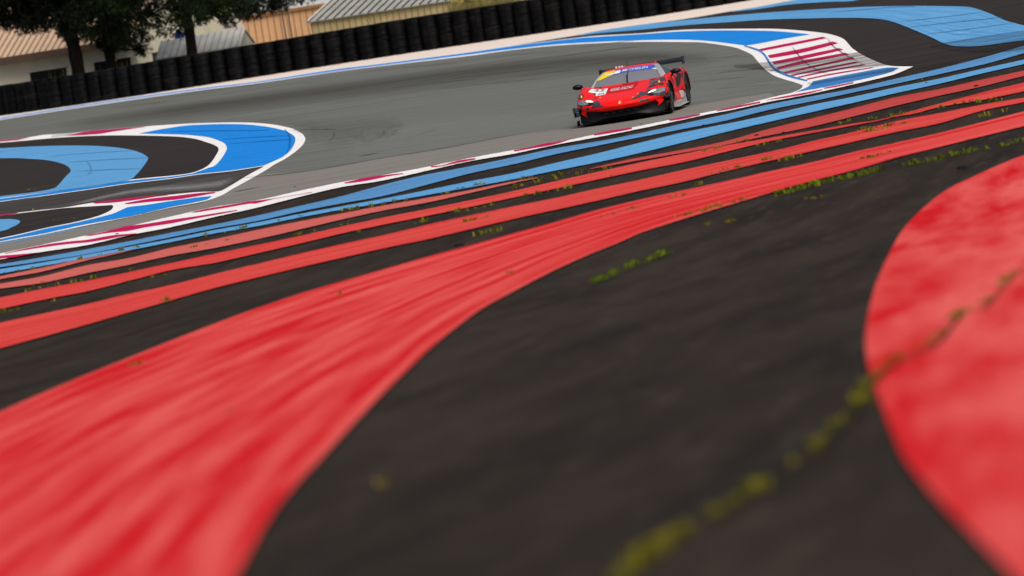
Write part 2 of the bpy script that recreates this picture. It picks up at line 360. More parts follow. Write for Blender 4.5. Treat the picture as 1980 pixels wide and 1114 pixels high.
# near kerb line, white with magenta teeth
band('kerb', NEAR_T, NEAR_B, 6, m_white_s, 'long white kerb with magenta teeth along the near edge of the track', right=False)
PK = [([(-60, 507), (0, 495), (25, 492.7), (55, 490), (75, 488)], [(50, 492.9), (25, 497.8), (0, 500), (-60, 512)]),
      ([(10, 489.4), (55, 479.4), (100, 471), (142, 466), (168.7, 463.5), (217, 455), (264, 451)], [(264, 452.2), (224, 459.3), (175, 467.7), (133.6, 471.5), (83.5, 478), (41.8, 484.6), (10, 490.6)]),
      ([(164, 456), (200, 448.5), (242, 437.8), (284, 432.6), (330, 425), (380, 418), (430, 410), (458.6, 406)], [(458.6, 407.6), (413.5, 416), (371.7, 423.6), (330, 432), (284, 439), (247, 446.4), (209, 450.4), (175, 456)]),
      ([(368, 411), (397, 404), (437, 397.3), (480, 390), (513.7, 385.8), (555.5, 379.6), (604, 371)], [(604, 372), (572, 377.5), (530.4, 384.5), (497, 393), (480, 394), (438.6, 401.2), (380, 410.5)]),
      ([(665, 353.4), (703.4, 344.2), (743.5, 338.4), (780, 334.9)], [(780, 336.4), (750, 341), (706.8, 349.8), (668, 354.8)]),
      ([(833, 320.6), (853.7, 319.6), (885.5, 310.6), (919, 305.6)], [(919, 308.5), (890.5, 313.8), (852, 321.6), (833.7, 323.2)]),
      ([(993, 290.6), (1023.4, 284.6), (1056.8, 276.8), (1073.5, 275), (1105, 267.6)], [(1105, 268.8), (1072, 279), (1031.8, 286.4), (995, 292.9)]),
      ([(1147, 259.8), (1182, 252.2), (1222, 246.6)], [(1222, 249.3), (1199, 253.8), (1150, 262)]),
      ([(1292, 231), (1320, 226.3), (1353.4, 219.8)], [(1353.4, 222.7), (1320, 230), (1296, 233.6)]),
      ([(1385, 214), (1420, 205.8), (1470, 196)], [(1470, 198.8), (1427, 207.8), (1387, 215.2)]),
      ([(1479, 194), (1512, 187), (1554, 179.5), (1590, 172.5)], [(1590, 174), (1554, 183), (1512, 189.9)]),
      ([(1592, 170), (1650, 158.6)], [(1650, 161), (1612, 168.8), (1594, 171.4)])]
for a, b in PK: sheet('kerb_marking', [a, b], 7, m_pink, 'magenta tooth on the near white kerb')

# white edge line, blue and light blue of the upper right
ULINE_T = [(0, 226.5), (73, 215), (250, 188), (400, 167.5), (500, 156), (650, 133), (740, 122), (900, 101.5), (990, 88.6), (1073, 78), (1123, 72.2), (1157, 69), (1240, 64.4), (1320, 57.8), (1403.5, 56), (1487, 55.6), (1529, 57.6), (1567, 61), (1604, 66), (1629, 74.3), (1640.6, 85), (1650, 95), (1675, 110), (1708, 124), (1730, 128), (1766, 128.5)]
ULINE_B = [(0, 232.2), (73, 220.5), (250, 194), (400, 173.2), (500, 161), (650, 139), (740, 127.6), (900, 109), (990, 97), (1073, 88.6), (1157, 83.6), (1240, 81.2), (1320, 81.5), (1353, 82), (1387, 86), (1420, 91.8), (1437, 97.7), (1453.6, 106), (1462, 115), (1473.6, 128.6), (1487, 140), (1500, 147.8), (1520, 154.5), (1537, 159.5), (1552, 165)]
sheet('white_line', [ext(ULINE_T, 260, True, False), [(1766, 128.5), (1733, 142.5), (1700, 151.5), (1650, 163.2), (1604, 173.5)], [(1604, 173.5), (1587, 174), (1529, 182), (1500, 190)], [(1500, 190), (1537, 177), (1549, 171), (1552, 165)], ext(ULINE_B, 260, True, False)[::-1]], 4, m_white, 'white edge line round the outer kerb and below the tyre wall')
sheet('blue_stripe', [ext([(0, 228.3), (73, 216.6), (250, 189.6), (400, 169), (500, 157.2), (650, 134), (740, 123), (900, 102.3), (990, 89.3), (1073, 79), (1123, 73.4), (1157, 71), (1240, 66), (1320, 60.5), (1403.5, 58.8), (1487, 59.8), (1529, 62.6), (1567, 66.5)], 260, True, False), [(1567, 66.5), (1512, 75.5), (1470, 83.7), (1442, 88)], ext([(0, 230.4), (73, 218.8), (250, 192), (400, 171.4), (500, 159.3), (650, 137.4), (740, 126), (900, 106.3), (990, 95), (1073, 86), (1157, 81), (1240, 77.7), (1320, 76.8), (1370, 79.3), (1420, 85.2), (1442, 88)], 260, True, False)[::-1]], 5, m_blue, 'bright blue stripe swelling into the outer kerb')
band('light_blue_stripe', [(1123, 66.8), (1157, 59.8), (1240, 47.7), (1320, 39.5), (1403, 31), (1487, 24), (1570, 18.5), (1650, 14.2), (1700, 12.4), (1778, 11.2), (1850, 12.3), (1868, 13), (1887, 16.6), (1917, 27.5), (1945, 40), (1980, 49.3)],
     [(1123, 69), (1157, 64.5), (1240, 57.6), (1320, 49.3), (1403, 43.4), (1487, 38), (1570, 35.5), (1650, 34.5), (1700, 36.8), (1730, 43.5), (1760, 55), (1800, 72), (1831, 86.5), (1860, 90), (1905, 88), (1980, 78)], 5, m_lblue_s, 'broad light blue band curving round the far runoff', left=False)
sheet('light_blue_stripe', [[(1415, 22), (1470, 12.5), (1530, 1), (1590, -10)], [(1720, -12), (1650, 1.5), (1605, 3.5), (1530, 8.5), (1470, 17), (1415, 23)]], 4, m_lblue, 'thin light blue stripe beside the cream strip at the top')
sheet('kerb_separator', [[(1440, 87.8), (1457, 92), (1470, 97), (1479.5, 105), (1486, 114.5), (1492, 124), (1500.5, 132.6), (1513.5, 139.5), (1530, 146), (1546, 150.8), (1561, 154.6)], [(1561, 157), (1545, 153.6), (1528, 149.4), (1510, 142.6), (1496.5, 135), (1488, 125), (1482, 115.5), (1476.6, 107), (1468.6, 100), (1456, 95), (1439, 89.4)]], 6, m_blue2, 'dark blue line along the inner side of the striped kerb')
def cz(X, Y): return (1320 + X / 5.988, Y / 5.988)
KS = [((870, 572), (1200, 505), (1620, 425), (1670, 440), (1300, 515), (920, 588)),
      ((985, 640), (1400, 560), (1740, 480), (1800, 500), (1400, 605), (1010, 672)),
      ((1035, 715), (1400, 640), (1810, 555), (1860, 575), (1400, 680), (1060, 742)),
      ((1080, 782), (1400, 700), (1880, 610), (1930, 628), (1400, 735), (1100, 800)),
      ((1160, 838), (1500, 762), (1960, 660), (1990, 675), (1500, 785), (1190, 850)),
      ((1250, 868), (1560, 800), (1990, 715), (2040, 725), (1560, 818), (1275, 878)),
      ((1330, 890), (1640, 822), (2080, 745), (2120, 752), (1640, 838), (1350, 898)),
      ((1430, 912), (1740, 848), (2180, 780), (2220, 782), (1740, 862), (1450, 920))]
for k, p in enumerate(KS):
    q = [cz(*a) for a in p]
    sheet('kerb_marking', [q[:3], q[3:]], 6, m_pink if k < 5 else m_pink2, 'magenta bar across the outer striped kerb')
# dark rubbered patches across the striped kerb
for p in ([(1500, 124), (1560, 114), (1650, 101), (1700, 118), (1640, 126), (1560, 133), (1515, 138)],):
    pass
sheet('blue_wedge', [[(1572, 157), (1610, 149.5), (1650, 142), (1690, 134.5), (1717, 130.5), (1738, 131)], [(1738, 131), (1733, 134.5), (1717, 141), (1683, 149.7), (1650, 157), (1604, 167.3), (1562, 174), (1530, 181.5)], [(1530, 181.5), (1548, 174), (1560, 169), (1568, 163), (1572, 157)]], 5, m_blue2, 'scuffed blue wedge at the tip of the outer kerb')
# rubber smear over the lower right of the broad band and over the kerb
m_smear, t_, b_ = newmat('rubber_smear')
f_ = rng(t_, nz(t_, mapped(t_, R(78), (1.4, .06, 1)), 1.6, 7, .7), .40, .66, .0, .62)
tr_ = t_.nodes.new('ShaderNodeBsdfTransparent'); ms_ = t_.nodes.new('ShaderNodeMixShader')
t_.links.new(f_, ms_.inputs[0]); t_.links.new(tr_.outputs[0], ms_.inputs[1]); t_.links.new(b_.outputs[0], ms_.inputs[2]); t_.links.new(ms_.outputs[0], t_.nodes['Material Output'].inputs[0])
b_.inputs['Base Color'].default_value = (*pc(52, 48, 46), 1); b_.inputs['Roughness'].default_value = .85; b_.inputs['Specular IOR Level'].default_value = .1
m_smear2 = m_smear.copy(); m_smear2.node_tree.nodes['Map Range'].inputs['To Max'].default_value = .75; m_smear2.node_tree.nodes['Map Range'].inputs['From Min'].default_value = .34
sheet('rubber_smear', [[(1800, 84), (1900, 70), (2040, 50)], [(2040, 100), (1960, 100), (1860, 98), (1800, 90)]], 8, m_smear, 'dark rubber smear over the end of the light blue band')
sheet('rubber_smear', [[(1420, 126), (1500, 118), (1600, 111), (1660, 100)], [(1722, 125), (1640, 133), (1540, 143), (1470, 134), (1420, 130)]], 8, m_smear2, 'dark rubber smear across the striped kerb')
sheet('rubber_smear', [[(1560, 160), (1650, 145), (1730, 131)], [(1730, 138), (1650, 150), (1570, 166)]], 8, m_smear, 'grey rubber smear along the blue wedge')

# near light blue stripes
band('light_blue_stripe', [(0, 511), (83.5, 497), (167, 482), (250, 466), (330, 450), (413.5, 434), (497, 416.8), (580.5, 397.6), (660, 379.2), (743.5, 356.5), (790, 345), (827, 337), (910.5, 321), (990, 304.5), (1073.5, 286.8), (1157, 273), (1240.5, 256.8), (1320, 239), (1403.5, 221), (1487, 201.8), (1570.5, 186), (1650, 171), (1733.5, 151.8), (1817, 132.6), (1900.5, 111.5), (1980, 88.5)],
     [(0, 517), (83.5, 505), (167, 492), (250, 475), (330, 459), (413.5, 441.8), (497, 427.6), (580.5, 409), (660, 393.5), (743.5, 378.6), (827, 357), (910.5, 335), (990, 318.5), (1073.5, 298.5), (1157, 281.5), (1240.5, 265), (1320, 250), (1403.5, 233.5), (1487, 212.7), (1570.5, 196), (1650, 179), (1733.5, 161.8), (1817, 143.4), (1900.5, 125), (1980, 103)], 5, m_lblue2, 'worn light blue stripe nearest the track edge')
band('light_blue_stripe', [(0, 520.3), (83.5, 507), (167, 492.7), (250, 477), (330, 462), (413.5, 445), (497, 430), (580.5, 413.4), (660, 399), (743.5, 383.7), (827, 367), (910.5, 350), (990, 335), (1073.5, 315), (1157, 296), (1240.5, 275), (1320, 256), (1403.5, 239.4), (1487, 222.2), (1570.5, 202.5), (1650, 187), (1733.5, 168.5), (1817, 151.8), (1900.5, 132.6), (1980, 115)],
     [(0, 529.5), (83.5, 514.5), (167, 499.6), (250, 484.4), (330, 468.5), (413.5, 451.8), (497, 437.6), (580.5, 420.5), (660, 406), (743.5, 392), (827, 377), (910.5, 362), (990, 347.5), (1073.5, 330), (1157, 313.6), (1240.5, 295.2), (1320, 276), (1403.5, 255.3), (1487, 236), (1570.5, 216.8), (1650, 199), (1733.5, 180), (1817, 161.8), (1900.5, 141.8), (1980, 124)], 5, m_lblue_s, 'clean light blue stripe beside the weedy joint')
# red stripes
band('red_stripe', [(0, 534), (83.5, 517), (167, 498.6), (217, 489.4), (260, 481.5)], [(0, 540), (83.5, 525), (167, 504), (217, 493), (260, 482.5)], 5, m_red_faint, 'faint worn red stripe fading out beside the blue', right=False)
band('red_stripe', [(0, 548.5), (83.5, 533.7), (167, 512.8), (250.5, 498.6), (330, 479), (413.5, 462.7), (497, 444.5), (580.5, 427.6), (660, 412.6), (743.5, 396.7), (827, 382.5), (910.5, 367), (990, 351), (1040, 343)],
     [(0, 558.5), (83.5, 547), (167, 528.6), (250.5, 512), (330, 494.4), (413.5, 480), (497, 462.7), (580.5, 443.5), (660, 425), (743.5, 406.7), (827, 391.7), (910.5, 373), (990, 354.6), (1040, 344)], 5, m_red_faint, 'narrow weedy pale red stripe', right=False)
band('red_stripe', [(1140, 326), (1182, 316), (1240.5, 303.5), (1320, 289.5), (1403.5, 272.5), (1487, 249), (1570.5, 228.5), (1650, 209), (1733.5, 187.7), (1817, 171.8), (1900.5, 153.4), (1980, 136)],
     [(1140, 327), (1182, 320), (1240.5, 309.4), (1320, 295.6), (1403.5, 280), (1487, 262), (1570.5, 245), (1650, 225.4), (1733.5, 204.4), (1817, 185), (1900.5, 166.8), (1980, 146.8)], 5, m_red_far, 'dull red stripe beyond the weeds on the far side', left=False)
band('red_stripe', [(0, 575), (83.5, 558), (167, 543), (250, 526), (330, 508.6), (413.5, 491), (497, 473.5), (580.5, 456), (660, 438), (743.5, 420), (827, 404), (910.5, 386.7), (990, 370), (1073.5, 350.3), (1157, 332), (1240.5, 313.6), (1320, 297.6), (1403.5, 281), (1487, 267), (1570.5, 252.7), (1650, 238.8), (1700, 231.5), (1733.5, 222.6), (1770, 213), (1817, 200), (1900, 178.5), (1980, 159.3)],
     [(0, 598), (83.5, 580), (167, 564), (250, 543), (330, 522.8), (413.5, 508.6), (497, 490), (580.5, 471), (660, 451.8), (743.5, 434.3), (827, 417.6), (910.5, 400), (990, 382.8), (1073.5, 365.3), (1157, 347), (1240.5, 329.4), (1320, 314.3), (1403.5, 293.7), (1487, 273.5), (1570.5, 257.4), (1650, 242.6), (1700, 233.6), (1733.5, 225.4), (1770, 219.5), (1817, 207), (1900, 193.5), (1980, 176.8)], 5, m_red_mid, 'narrow red stripe, second line of the red set')
band('red_stripe', [(0, 623.6), (83.5, 606), (167, 588), (250, 568), (334, 550), (413.5, 530), (501, 509), (580.5, 490), (660, 472), (743.5, 454), (827, 434), (910.5, 416), (990, 399.2), (1073.5, 382.6), (1157, 364), (1240.5, 346.7), (1320, 328.7), (1403.5, 311), (1487, 293.4), (1537, 281.7), (1570, 273), (1650, 255.3), (1733.5, 234), (1817, 218.6), (1900.5, 201.9), (1980, 188.5)],
     [(0, 673.7), (83.5, 651), (167, 628), (250, 604), (334, 580), (413.5, 557.5), (501, 536), (580.5, 517), (660, 499), (743.5, 480), (827, 462.7), (910.5, 443), (990, 424.5), (1073.5, 406), (1157, 387.6), (1240.5, 368.4), (1320, 352), (1403.5, 331), (1487, 311.7), (1537, 300), (1570, 292.5), (1650, 274.5), (1733.5, 255.3), (1817, 238.6), (1900.5, 213.6), (1980, 197.7)], 5, m_red_mid, 'medium red stripe, third line of the red set')
strip('red_stripe', ext([(-420, 985), (0, 795.6), (83.5, 759), (167, 724), (250, 691), (334, 657), (413.5, 626), (501, 594), (580, 567.5), (660, 544), (743.5, 520), (827, 496), (910.5, 473.5), (990, 451.5), (1073.5, 429), (1157, 405), (1240.5, 385), (1320, 368), (1403.5, 350), (1487, 331), (1570.5, 313.4), (1650, 294), (1733.5, 275.5), (1817, 256.7), (1900.5, 235.5), (1980, 215)], 300, False, True),
    ext([(300, 1420), (430, 1182), (460, 1114), (492, 1055), (533.6, 986), (580, 930), (634, 873), (690, 813), (743.5, 758), (827, 678), (894, 624), (940, 592), (994, 563), (1065, 526), (1140, 492), (1200, 468), (1240.5, 450), (1320, 424), (1403.5, 398.6), (1487, 373.5), (1570.5, 350), (1650, 329.5), (1733.5, 305), (1817, 284.3), (1900.5, 263.4), (1980, 244)], 300, False, True), 5, m_red_wide, 'widest red stripe sweeping from the bottom corner up to the right')
sheet('red_patch', [[(2100, 262), (1980, 300), (1904.5, 331), (1821, 373), (1754, 433.6), (1721, 487), (1690, 560), (1675, 634), (1674, 672), (1681, 715), (1699, 769), (1737.5, 862), (1760, 900), (1814, 965), (1904.5, 1056), (1961, 1114), (2040, 1210), (2100, 1300)], [(2100, 1300), (2600, 1300)], [(2600, 1300), (2600, 200)]], 5, m_red_near, 'round-ended red patch at the edge of the near runoff')

# left chicane island
sheet('island_line', [ext([(0, 271.3), (55, 265.5), (83.5, 261), (117, 258.6), (156, 255.5), (172, 253.2), (217, 249.4), (280.6, 244.4), (330, 241), (370, 238.8), (413.5, 237.3), (463.6, 236.7), (497, 237.8), (530, 241.2), (564, 248.2), (580.5, 256), (588, 263), (590, 271), (584, 281.8), (569, 295), (552, 306.8), (530.4, 318.5), (513.7, 329.4), (480, 348.6), (450, 365), (430, 377), (400, 388), (363, 395.5), (330, 401.5), (250, 419.5), (167, 436), (83.5, 453.5), (0, 468.5)], 0, False, False) + [(-400, 540), (-400, 330), (0, 271.3)]], 4, m_white, 'white outline of the chicane island with its kerbs')
def isl(name, chains, lvl, mat, label): return sheet(name, chains, lvl, mat, label)
isl('blue_crescent', [[(269, 258.2), (300, 252), (330, 247), (363, 242.5), (413.5, 240.2), (463.6, 240.2), (497, 242.6), (525.4, 246.7), (552, 253.4), (567, 261.8), (571, 268.4), (569, 278.5), (560.5, 291.8), (547, 302.7), (530.4, 311), (510, 319.8)],
    [(510, 319.8), (447, 329.4), (385, 336), (330, 344.2), (250.5, 353.6), (167, 366), (83.5, 377.8), (0, 389), (-300, 431)], [(-300, 424), (0, 384.3), (83.5, 373.4), (167, 362), (250.5, 349.4), (330, 341.6), (372, 335.6)],
    [(372, 335.6), (402, 325), (417, 319), (430, 304), (437, 291.8), (438.6, 285), (433.5, 276.8), (417, 269.3), (397, 264.3), (363, 260.8), (330, 259.5), (269, 258.2)]], 5, m_blue, 'bright blue crescent and stripe of the chicane island')
isl('island_asphalt', [[(-300, 300), (0, 276.2), (117, 266), (217, 261.8), (330, 263.6), (372, 267.6), (397, 274.3), (417, 281.8), (422.7, 288.5), (418.5, 298.5), (408.5, 313.5), (397, 323.4), (380, 331), (363, 335.4), (330, 339.6)], [(330, 339.6), (250, 347.4), (167, 360.5), (83.5, 371.9), (0, 382.8), (-300, 422)]], 5, m_ground_far, 'dark asphalt inside the blue crescent')
isl('light_blue_crescent', [[(-300, 305), (0, 286.8), (83.5, 282.6), (150, 281.5), (200, 283), (242, 287.6), (270.5, 295), (284, 302.7), (286.4, 306.8), (282, 315), (270.5, 330), (257, 344.4), (247, 349)], [(247, 349), (209, 354.8), (125, 367.2), (0, 382.4), (-300, 421)], [(-300, 418), (0, 379.5), (58.5, 372.4), (100, 365.3), (112, 358.6), (125, 343.6), (135, 333.6), (136.5, 328.6), (130, 321), (117, 315.4), (92, 310), (58.5, 307.4), (0, 306), (-300, 312)]], 6, m_lblue, 'light blue crescent inside the chicane island')
isl('pit_lane', [[(-300, 436), (0, 390.4), (83, 379.2), (167, 367.4), (250, 355), (330, 345.7), (385, 337.5), (447, 331), (510, 321.2)], [(506, 324), (480, 338), (447, 358), (430, 367.5), (420, 370.3)], [(420, 370.3), (380, 371.2), (330, 376), (250.5, 384), (180, 391.7), (123.6, 401), (75, 406.2), (0, 415.4), (-300, 455)]], 5, m_pit, 'dark streaked lane cutting through the chicane island')
sheet('kerb_marking', [[(180, 391.7), (222, 386.4), (267, 381.4), (324, 376.2)], [(324, 377.4), (300, 380.2), (267, 385.4), (234, 389.4), (217, 391.3), (184, 393.2)]], 6, m_pink, 'upper magenta tooth on the island kerb')
sheet('kerb_marking', [[(240, 393.4), (284, 385), (330, 379.6), (380, 373.8), (413.5, 371)], [(417, 372.5), (363, 382), (330, 386.3), (284, 390.3), (247, 394.2)]], 6, m_pink, 'lower magenta tooth on the island kerb')
sheet('kerb_marking', [[(-200, 446), (0, 415.4), (33, 411)], [(33, 412.4), (0, 418), (-200, 449)]], 6, m_pink2, 'pale red tooth at the island edge')
sheet('kerb_marking', [[(-200, 292), (0, 271.4), (33, 268), (57, 265.6)], [(33.4, 270.8), (0, 274), (-200, 295)]], 6, m_pink2, 'magenta tooth at the far edge of the island')
sheet('kerb_marking', [[(127, 262.6), (150, 257.6), (172, 253.4), (217, 249.6), (280.6, 244.6)], [(280.6, 245.2), (217, 254.4), (192, 258.6), (150, 261.4)]], 6, m_pink2, 'long magenta tooth on the upper island kerb')
isl('island_asphalt', [[(-300, 462), (0, 418.6), (33.4, 413), (75, 408), (123.6, 402.4), (167, 399.6), (207, 397), (215, 396.4), (218.8, 399), (215.4, 405), (200, 413.4), (175, 421.6), (142, 429.6), (83.5, 441.4), (0, 460.4), (-300, 521)]], 5, m_ground_far, 'small dark asphalt tongue of the lower island')
isl('blue_stripe', [[(-300, 523), (0, 462.4), (83.5, 443.2), (142, 431.6), (183.7, 422), (217, 413.4), (239, 404), (250.5, 400), (284, 396), (330, 388.8), (380, 382), (408.5, 379)], [(408.5, 380), (397, 386), (363, 393.2), (330, 399.6), (250.5, 418), (167, 432.8), (83.5, 450.8), (0, 466.2), (-300, 527)]], 6, m_blue, 'bright blue stripe along the lower island')
isl('light_blue_tongue', [[(-200, 430), (0, 424), (17, 423.4), (33.4, 425), (39, 428.5), (33.4, 434.3), (16.7, 441.8), (0, 447.7), (-200, 500)]], 6, m_lblue, 'light blue tongue on the lower island')
sheet('paint_scrape', [[(0, 471), (60, 459.6), (120, 448), (190, 437)], [(190, 437.6), (120, 449.4), (60, 461.4), (0, 473)]], 4, m_lblue, 'thin blue paint scrape on the track edge')

# rubber marks on the track, real strips with a width in metres
def skid(px, wd, mat, lvl=4, label='thin dark rubber mark on the track'):
    pts = [at(x, y, lvl * LV) for x, y in cr(px, 8)]; n = len(pts); a = []; b = []
    for i, p in enumerate(pts):
        t = pts[min(i + 1, n - 1)] - pts[max(i - 1, 0)]; t.z = 0; t.normalize(); q = Vector((-t.y, t.x, 0)) * wd / 2 * min(1, .25 + 3 * min(i, n - 1 - i) / n)
        a.append(p + q); b.append(p - q)
    o = mesh('skid_mark', a + b, [(i, n + i, n + i + 1, i + 1) for i in range(n - 1)], mat)
    for p in o.data.polygons:
        if p.normal.z < 0: p.flip()
    return tag(o, label, 'skid mark', kind='structure')
skid([(440, 349), (480, 343), (580, 333), (660, 320), (743, 305), (827, 292), (910, 277), (990, 262), (1060, 251)], .22, m_skid)
skid([(740, 247), (743, 256), (735, 265), (720, 272), (694, 279)], .04, m_skid2)
skid([(788, 266), (815, 259), (848, 247)], .07, m_skid2)
skid([(640, 272), (680, 266), (725, 262), (790, 245)], .12, m_skid2)
m_crack = ground_mat('kerb_joint', pc(60, 54, 54), pc(40, 36, 36), None, 0, (1, 1, 1), 2, 3)
skid([cz(1270, 540), cz(1320, 610), cz(1400, 705), cz(1500, 775), cz(1600, 825), cz(1690, 850)], .02, m_crack, 8, 'dark joint across the striped kerb')
skid([cz(1680, 440), cz(1730, 520), cz(1850, 610), cz(1990, 690), cz(2130, 755)], .02, m_crack, 8, 'dark joint near the outer edge of the striped kerb')
skid([(697, 301.5), (712, 299), (714, 298)], .5, m_skid)
skid([(460, 369), (478, 366.5), (482, 366)], .7, m_skid)
skid([(560, 252), (620, 250), (650, 251)], .15, m_skid2)
skid([(634, 275), (642, 268), (646, 260), (644, 254)], .05, m_skid2)
def sheen_dirt_strip(rows, alphas, lvl, col, label, n=40):  # soft overlay for the painted sheen, the rubber and the dust
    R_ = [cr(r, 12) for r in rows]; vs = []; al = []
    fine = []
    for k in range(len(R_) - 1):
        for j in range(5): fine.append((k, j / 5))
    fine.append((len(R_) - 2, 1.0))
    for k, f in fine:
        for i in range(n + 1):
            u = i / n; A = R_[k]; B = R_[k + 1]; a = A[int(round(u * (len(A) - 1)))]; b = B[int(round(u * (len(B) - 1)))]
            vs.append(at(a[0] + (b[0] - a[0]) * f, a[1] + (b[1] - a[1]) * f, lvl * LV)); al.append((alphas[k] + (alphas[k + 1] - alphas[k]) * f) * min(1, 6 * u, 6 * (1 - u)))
    m = n + 1; o = mesh('sheen_dirt_film', vs, [(j * m + i, j * m + i + 1, (j + 1) * m + i + 1, (j + 1) * m + i)[::-1] for j in range(len(fine) - 1) for i in range(n)])
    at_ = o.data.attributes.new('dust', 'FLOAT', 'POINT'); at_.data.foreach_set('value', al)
    mt, t, b = newmat('sheen_dirt'); at2 = t.nodes.new('ShaderNodeAttribute'); at2.attribute_name = 'dust'
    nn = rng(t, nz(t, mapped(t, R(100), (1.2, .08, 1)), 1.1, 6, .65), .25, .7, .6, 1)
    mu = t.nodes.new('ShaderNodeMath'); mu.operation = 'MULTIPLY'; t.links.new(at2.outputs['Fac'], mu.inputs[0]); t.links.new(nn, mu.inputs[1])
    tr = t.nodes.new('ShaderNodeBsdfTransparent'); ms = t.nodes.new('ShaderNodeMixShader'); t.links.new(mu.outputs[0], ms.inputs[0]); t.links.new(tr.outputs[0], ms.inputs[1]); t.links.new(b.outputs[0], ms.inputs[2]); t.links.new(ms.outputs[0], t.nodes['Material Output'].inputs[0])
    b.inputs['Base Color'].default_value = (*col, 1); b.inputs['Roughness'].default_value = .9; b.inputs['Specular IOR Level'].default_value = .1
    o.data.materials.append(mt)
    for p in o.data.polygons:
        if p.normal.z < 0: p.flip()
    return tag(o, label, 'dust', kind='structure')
sheen_dirt_strip([[(600, 245), (743, 212), (900, 200), (1100, 195), (1320, 150), (1450, 125)], [(596, 300), (743, 262), (900, 236), (1000, 226), (1120, 216), (1330, 180), (1480, 156)], [(560, 335), (660, 319), (743, 304.5), (827, 290.5), (910, 276), (990, 261), (1124, 245), (1353, 202), (1487, 180)]], [0, .5, .4], 4, pc(150, 153, 150), 'pale sheen painted along the middle of the track')  # sheen on the asphalt put into a paler colour
sheen_dirt_strip([[(100, 232), (400, 190), (700, 150), (1000, 112), (1240, 96), (1400, 100)], [(100, 246), (400, 205), (700, 166), (1000, 128), (1240, 110), (1385, 114)], [(100, 266), (400, 228), (700, 196), (1000, 160), (1240, 138), (1370, 134)]], [0, .6, 0], 4, pc(78, 74, 65), 'dark rubbered racing line along the outside of the corner')
sheen_dirt_strip([[(340, 232), (500, 222), (640, 226), (760, 218)], [(560, 240), (640, 248), (700, 250), (780, 240)], [(592, 280), (640, 282), (700, 276), (770, 262)]], [0, .2, 0], 4, pc(88, 87, 80), 'dark rubbered patch round the tip of the chicane island')
sheen_dirt_strip([[(130, 396), (250, 366), (400, 350), (470, 337)], [(130, 398), (250, 371), (380, 361), (450, 352)], [(130, 400), (250, 377), (380, 369), (440, 361)]], [0, .8, 0], 6, pc(150, 150, 150), 'pale dust along the lane through the island')
for k in range(30):
    x0 = random.uniform(20, 1250); y0 = 232 - x0 * .125 + random.uniform(-6, 62); L = random.uniform(60, 320)
    if x0 + L > 1380 or (x0 < 620 and y0 > 222 - x0 * .03 + 0): continue
    s_ = random.uniform(-.135, -.10)
    skid([(x0, y0), (x0 + L / 2, y0 + s_ * L / 2 - random.uniform(0, 2)), (x0 + L, y0 + s_ * L)], random.uniform(.10, .36), m_skid2)
for k in range(9):
    x0 = random.uniform(1330, 1400); y0 = random.uniform(95, 190); L = random.uniform(50, 110)
    skid([(x0, y0), (x0 + L, y0 - L * .08)], random.uniform(.2, .6), m_skid2)
for p in ([(330, 254.5), (400, 253), (520, 252)], [(430, 269), (500, 265), (560, 262)], [(440, 278.5), (520, 272), (566, 270)], [(550, 250), (559, 262), (560, 280), (553, 297)], [(445, 306), (480, 301)]):
    skid(p, .05 if p[0][0] == 550 else .16, m_skidb, 6, 'dark tyre mark across the blue crescent')
for p in ([(90, 303), (170, 296), (260, 291)], [(130, 314), (200, 309), (286, 305)], [(150, 331), (210, 328), (272, 326)], [(138, 343), (170, 338), (176, 326), (168, 312)], [(0, 293), (60, 288)]):
    skid(p, .05 if p[0] == (138, 343) else .16, m_skidl, 7, 'faint tyre mark across the light blue crescent')
for p in ([(1600, 24), (1720, 14), (1770, 12.5)], [(1740, 42), (1830, 32), (1900, 23)], [(1760, 52), (1850, 42), (1940, 33)], [(1500, 28), (1600, 22)], [(1790, 66), (1880, 55), (1960, 44)], [(1840, 68), (1910, 60)]):
    skid(p, .22, m_skidl, 7, 'faint tyre mark across the broad light blue band')

# ------------------------------------------------------------------ weeds in the joints
def joint(px, wd=.025):
    return skid(px, wd, m_joint, 9, 'thin dirty paving joint where weeds grow')
def tufts(name, lines, h, dens, mat, label, width=.12, seed=1, gate=None):
    rd = random.Random(seed); mb = MB()
    def blade(p, hh):
        a = rd.uniform(0, 6.283); ln = rd.uniform(.2, .75) * hh; w_ = hh * rd.uniform(.10, .20)
        d = Vector((math.cos(a), math.sin(a), 0)); s_ = Vector((-d.y, d.x, 0)) * w_
        mb.add([p - s_, p + s_, p + d * ln * .45 + Vector((0, 0, hh * .65)) + s_ * .8, p + d * ln * .45 + Vector((0, 0, hh * .65)) - s_ * .8, p + d * ln + Vector((0, 0, hh * .9))], [(0, 1, 2, 3), (3, 2, 4)])
    for ln in lines:
        P = [at(x, y) for x, y in cr(ln, 6)]
        for a, b in zip(P, P[1:]):
            L = (b - a).length; k = L * dens
            n = int(k) + (rd.random() < k - int(k))
            for _ in range(n):
                if noise.noise(Vector((a.x * 1.6, a.y * (.35 if a.y > 60 else .9 if gate is None else 2.1), seed))) < (gate if gate is not None else -.15): continue
                c = a.lerp(b, rd.random()) + Vector((rd.gauss(0, width), rd.gauss(0, width), 0)); s_ = h * rd.uniform(.4, 1.25)
                for _ in range(rd.randint(9, 18)): blade(c + Vector((rd.gauss(0, s_ * .35), rd.gauss(0, s_ * .35), 0)), s_ * rd.uniform(.5, 1.1))
    o = mb.build(name, mat); return tag(o, label, 'weeds', kind='stuff')
tufts('weeds', [[(-80, 548), (0, 531), (113, 512), (260, 482), (397, 457), (530, 432), (620, 414.5), (693, 404), (773, 390), (850, 376), (915, 362), (975, 352), (1080, 340), (1180, 322)]], .07, 5, m_weed, 'dusty green weeds along the joint beside the blue stripes', .09, 3)
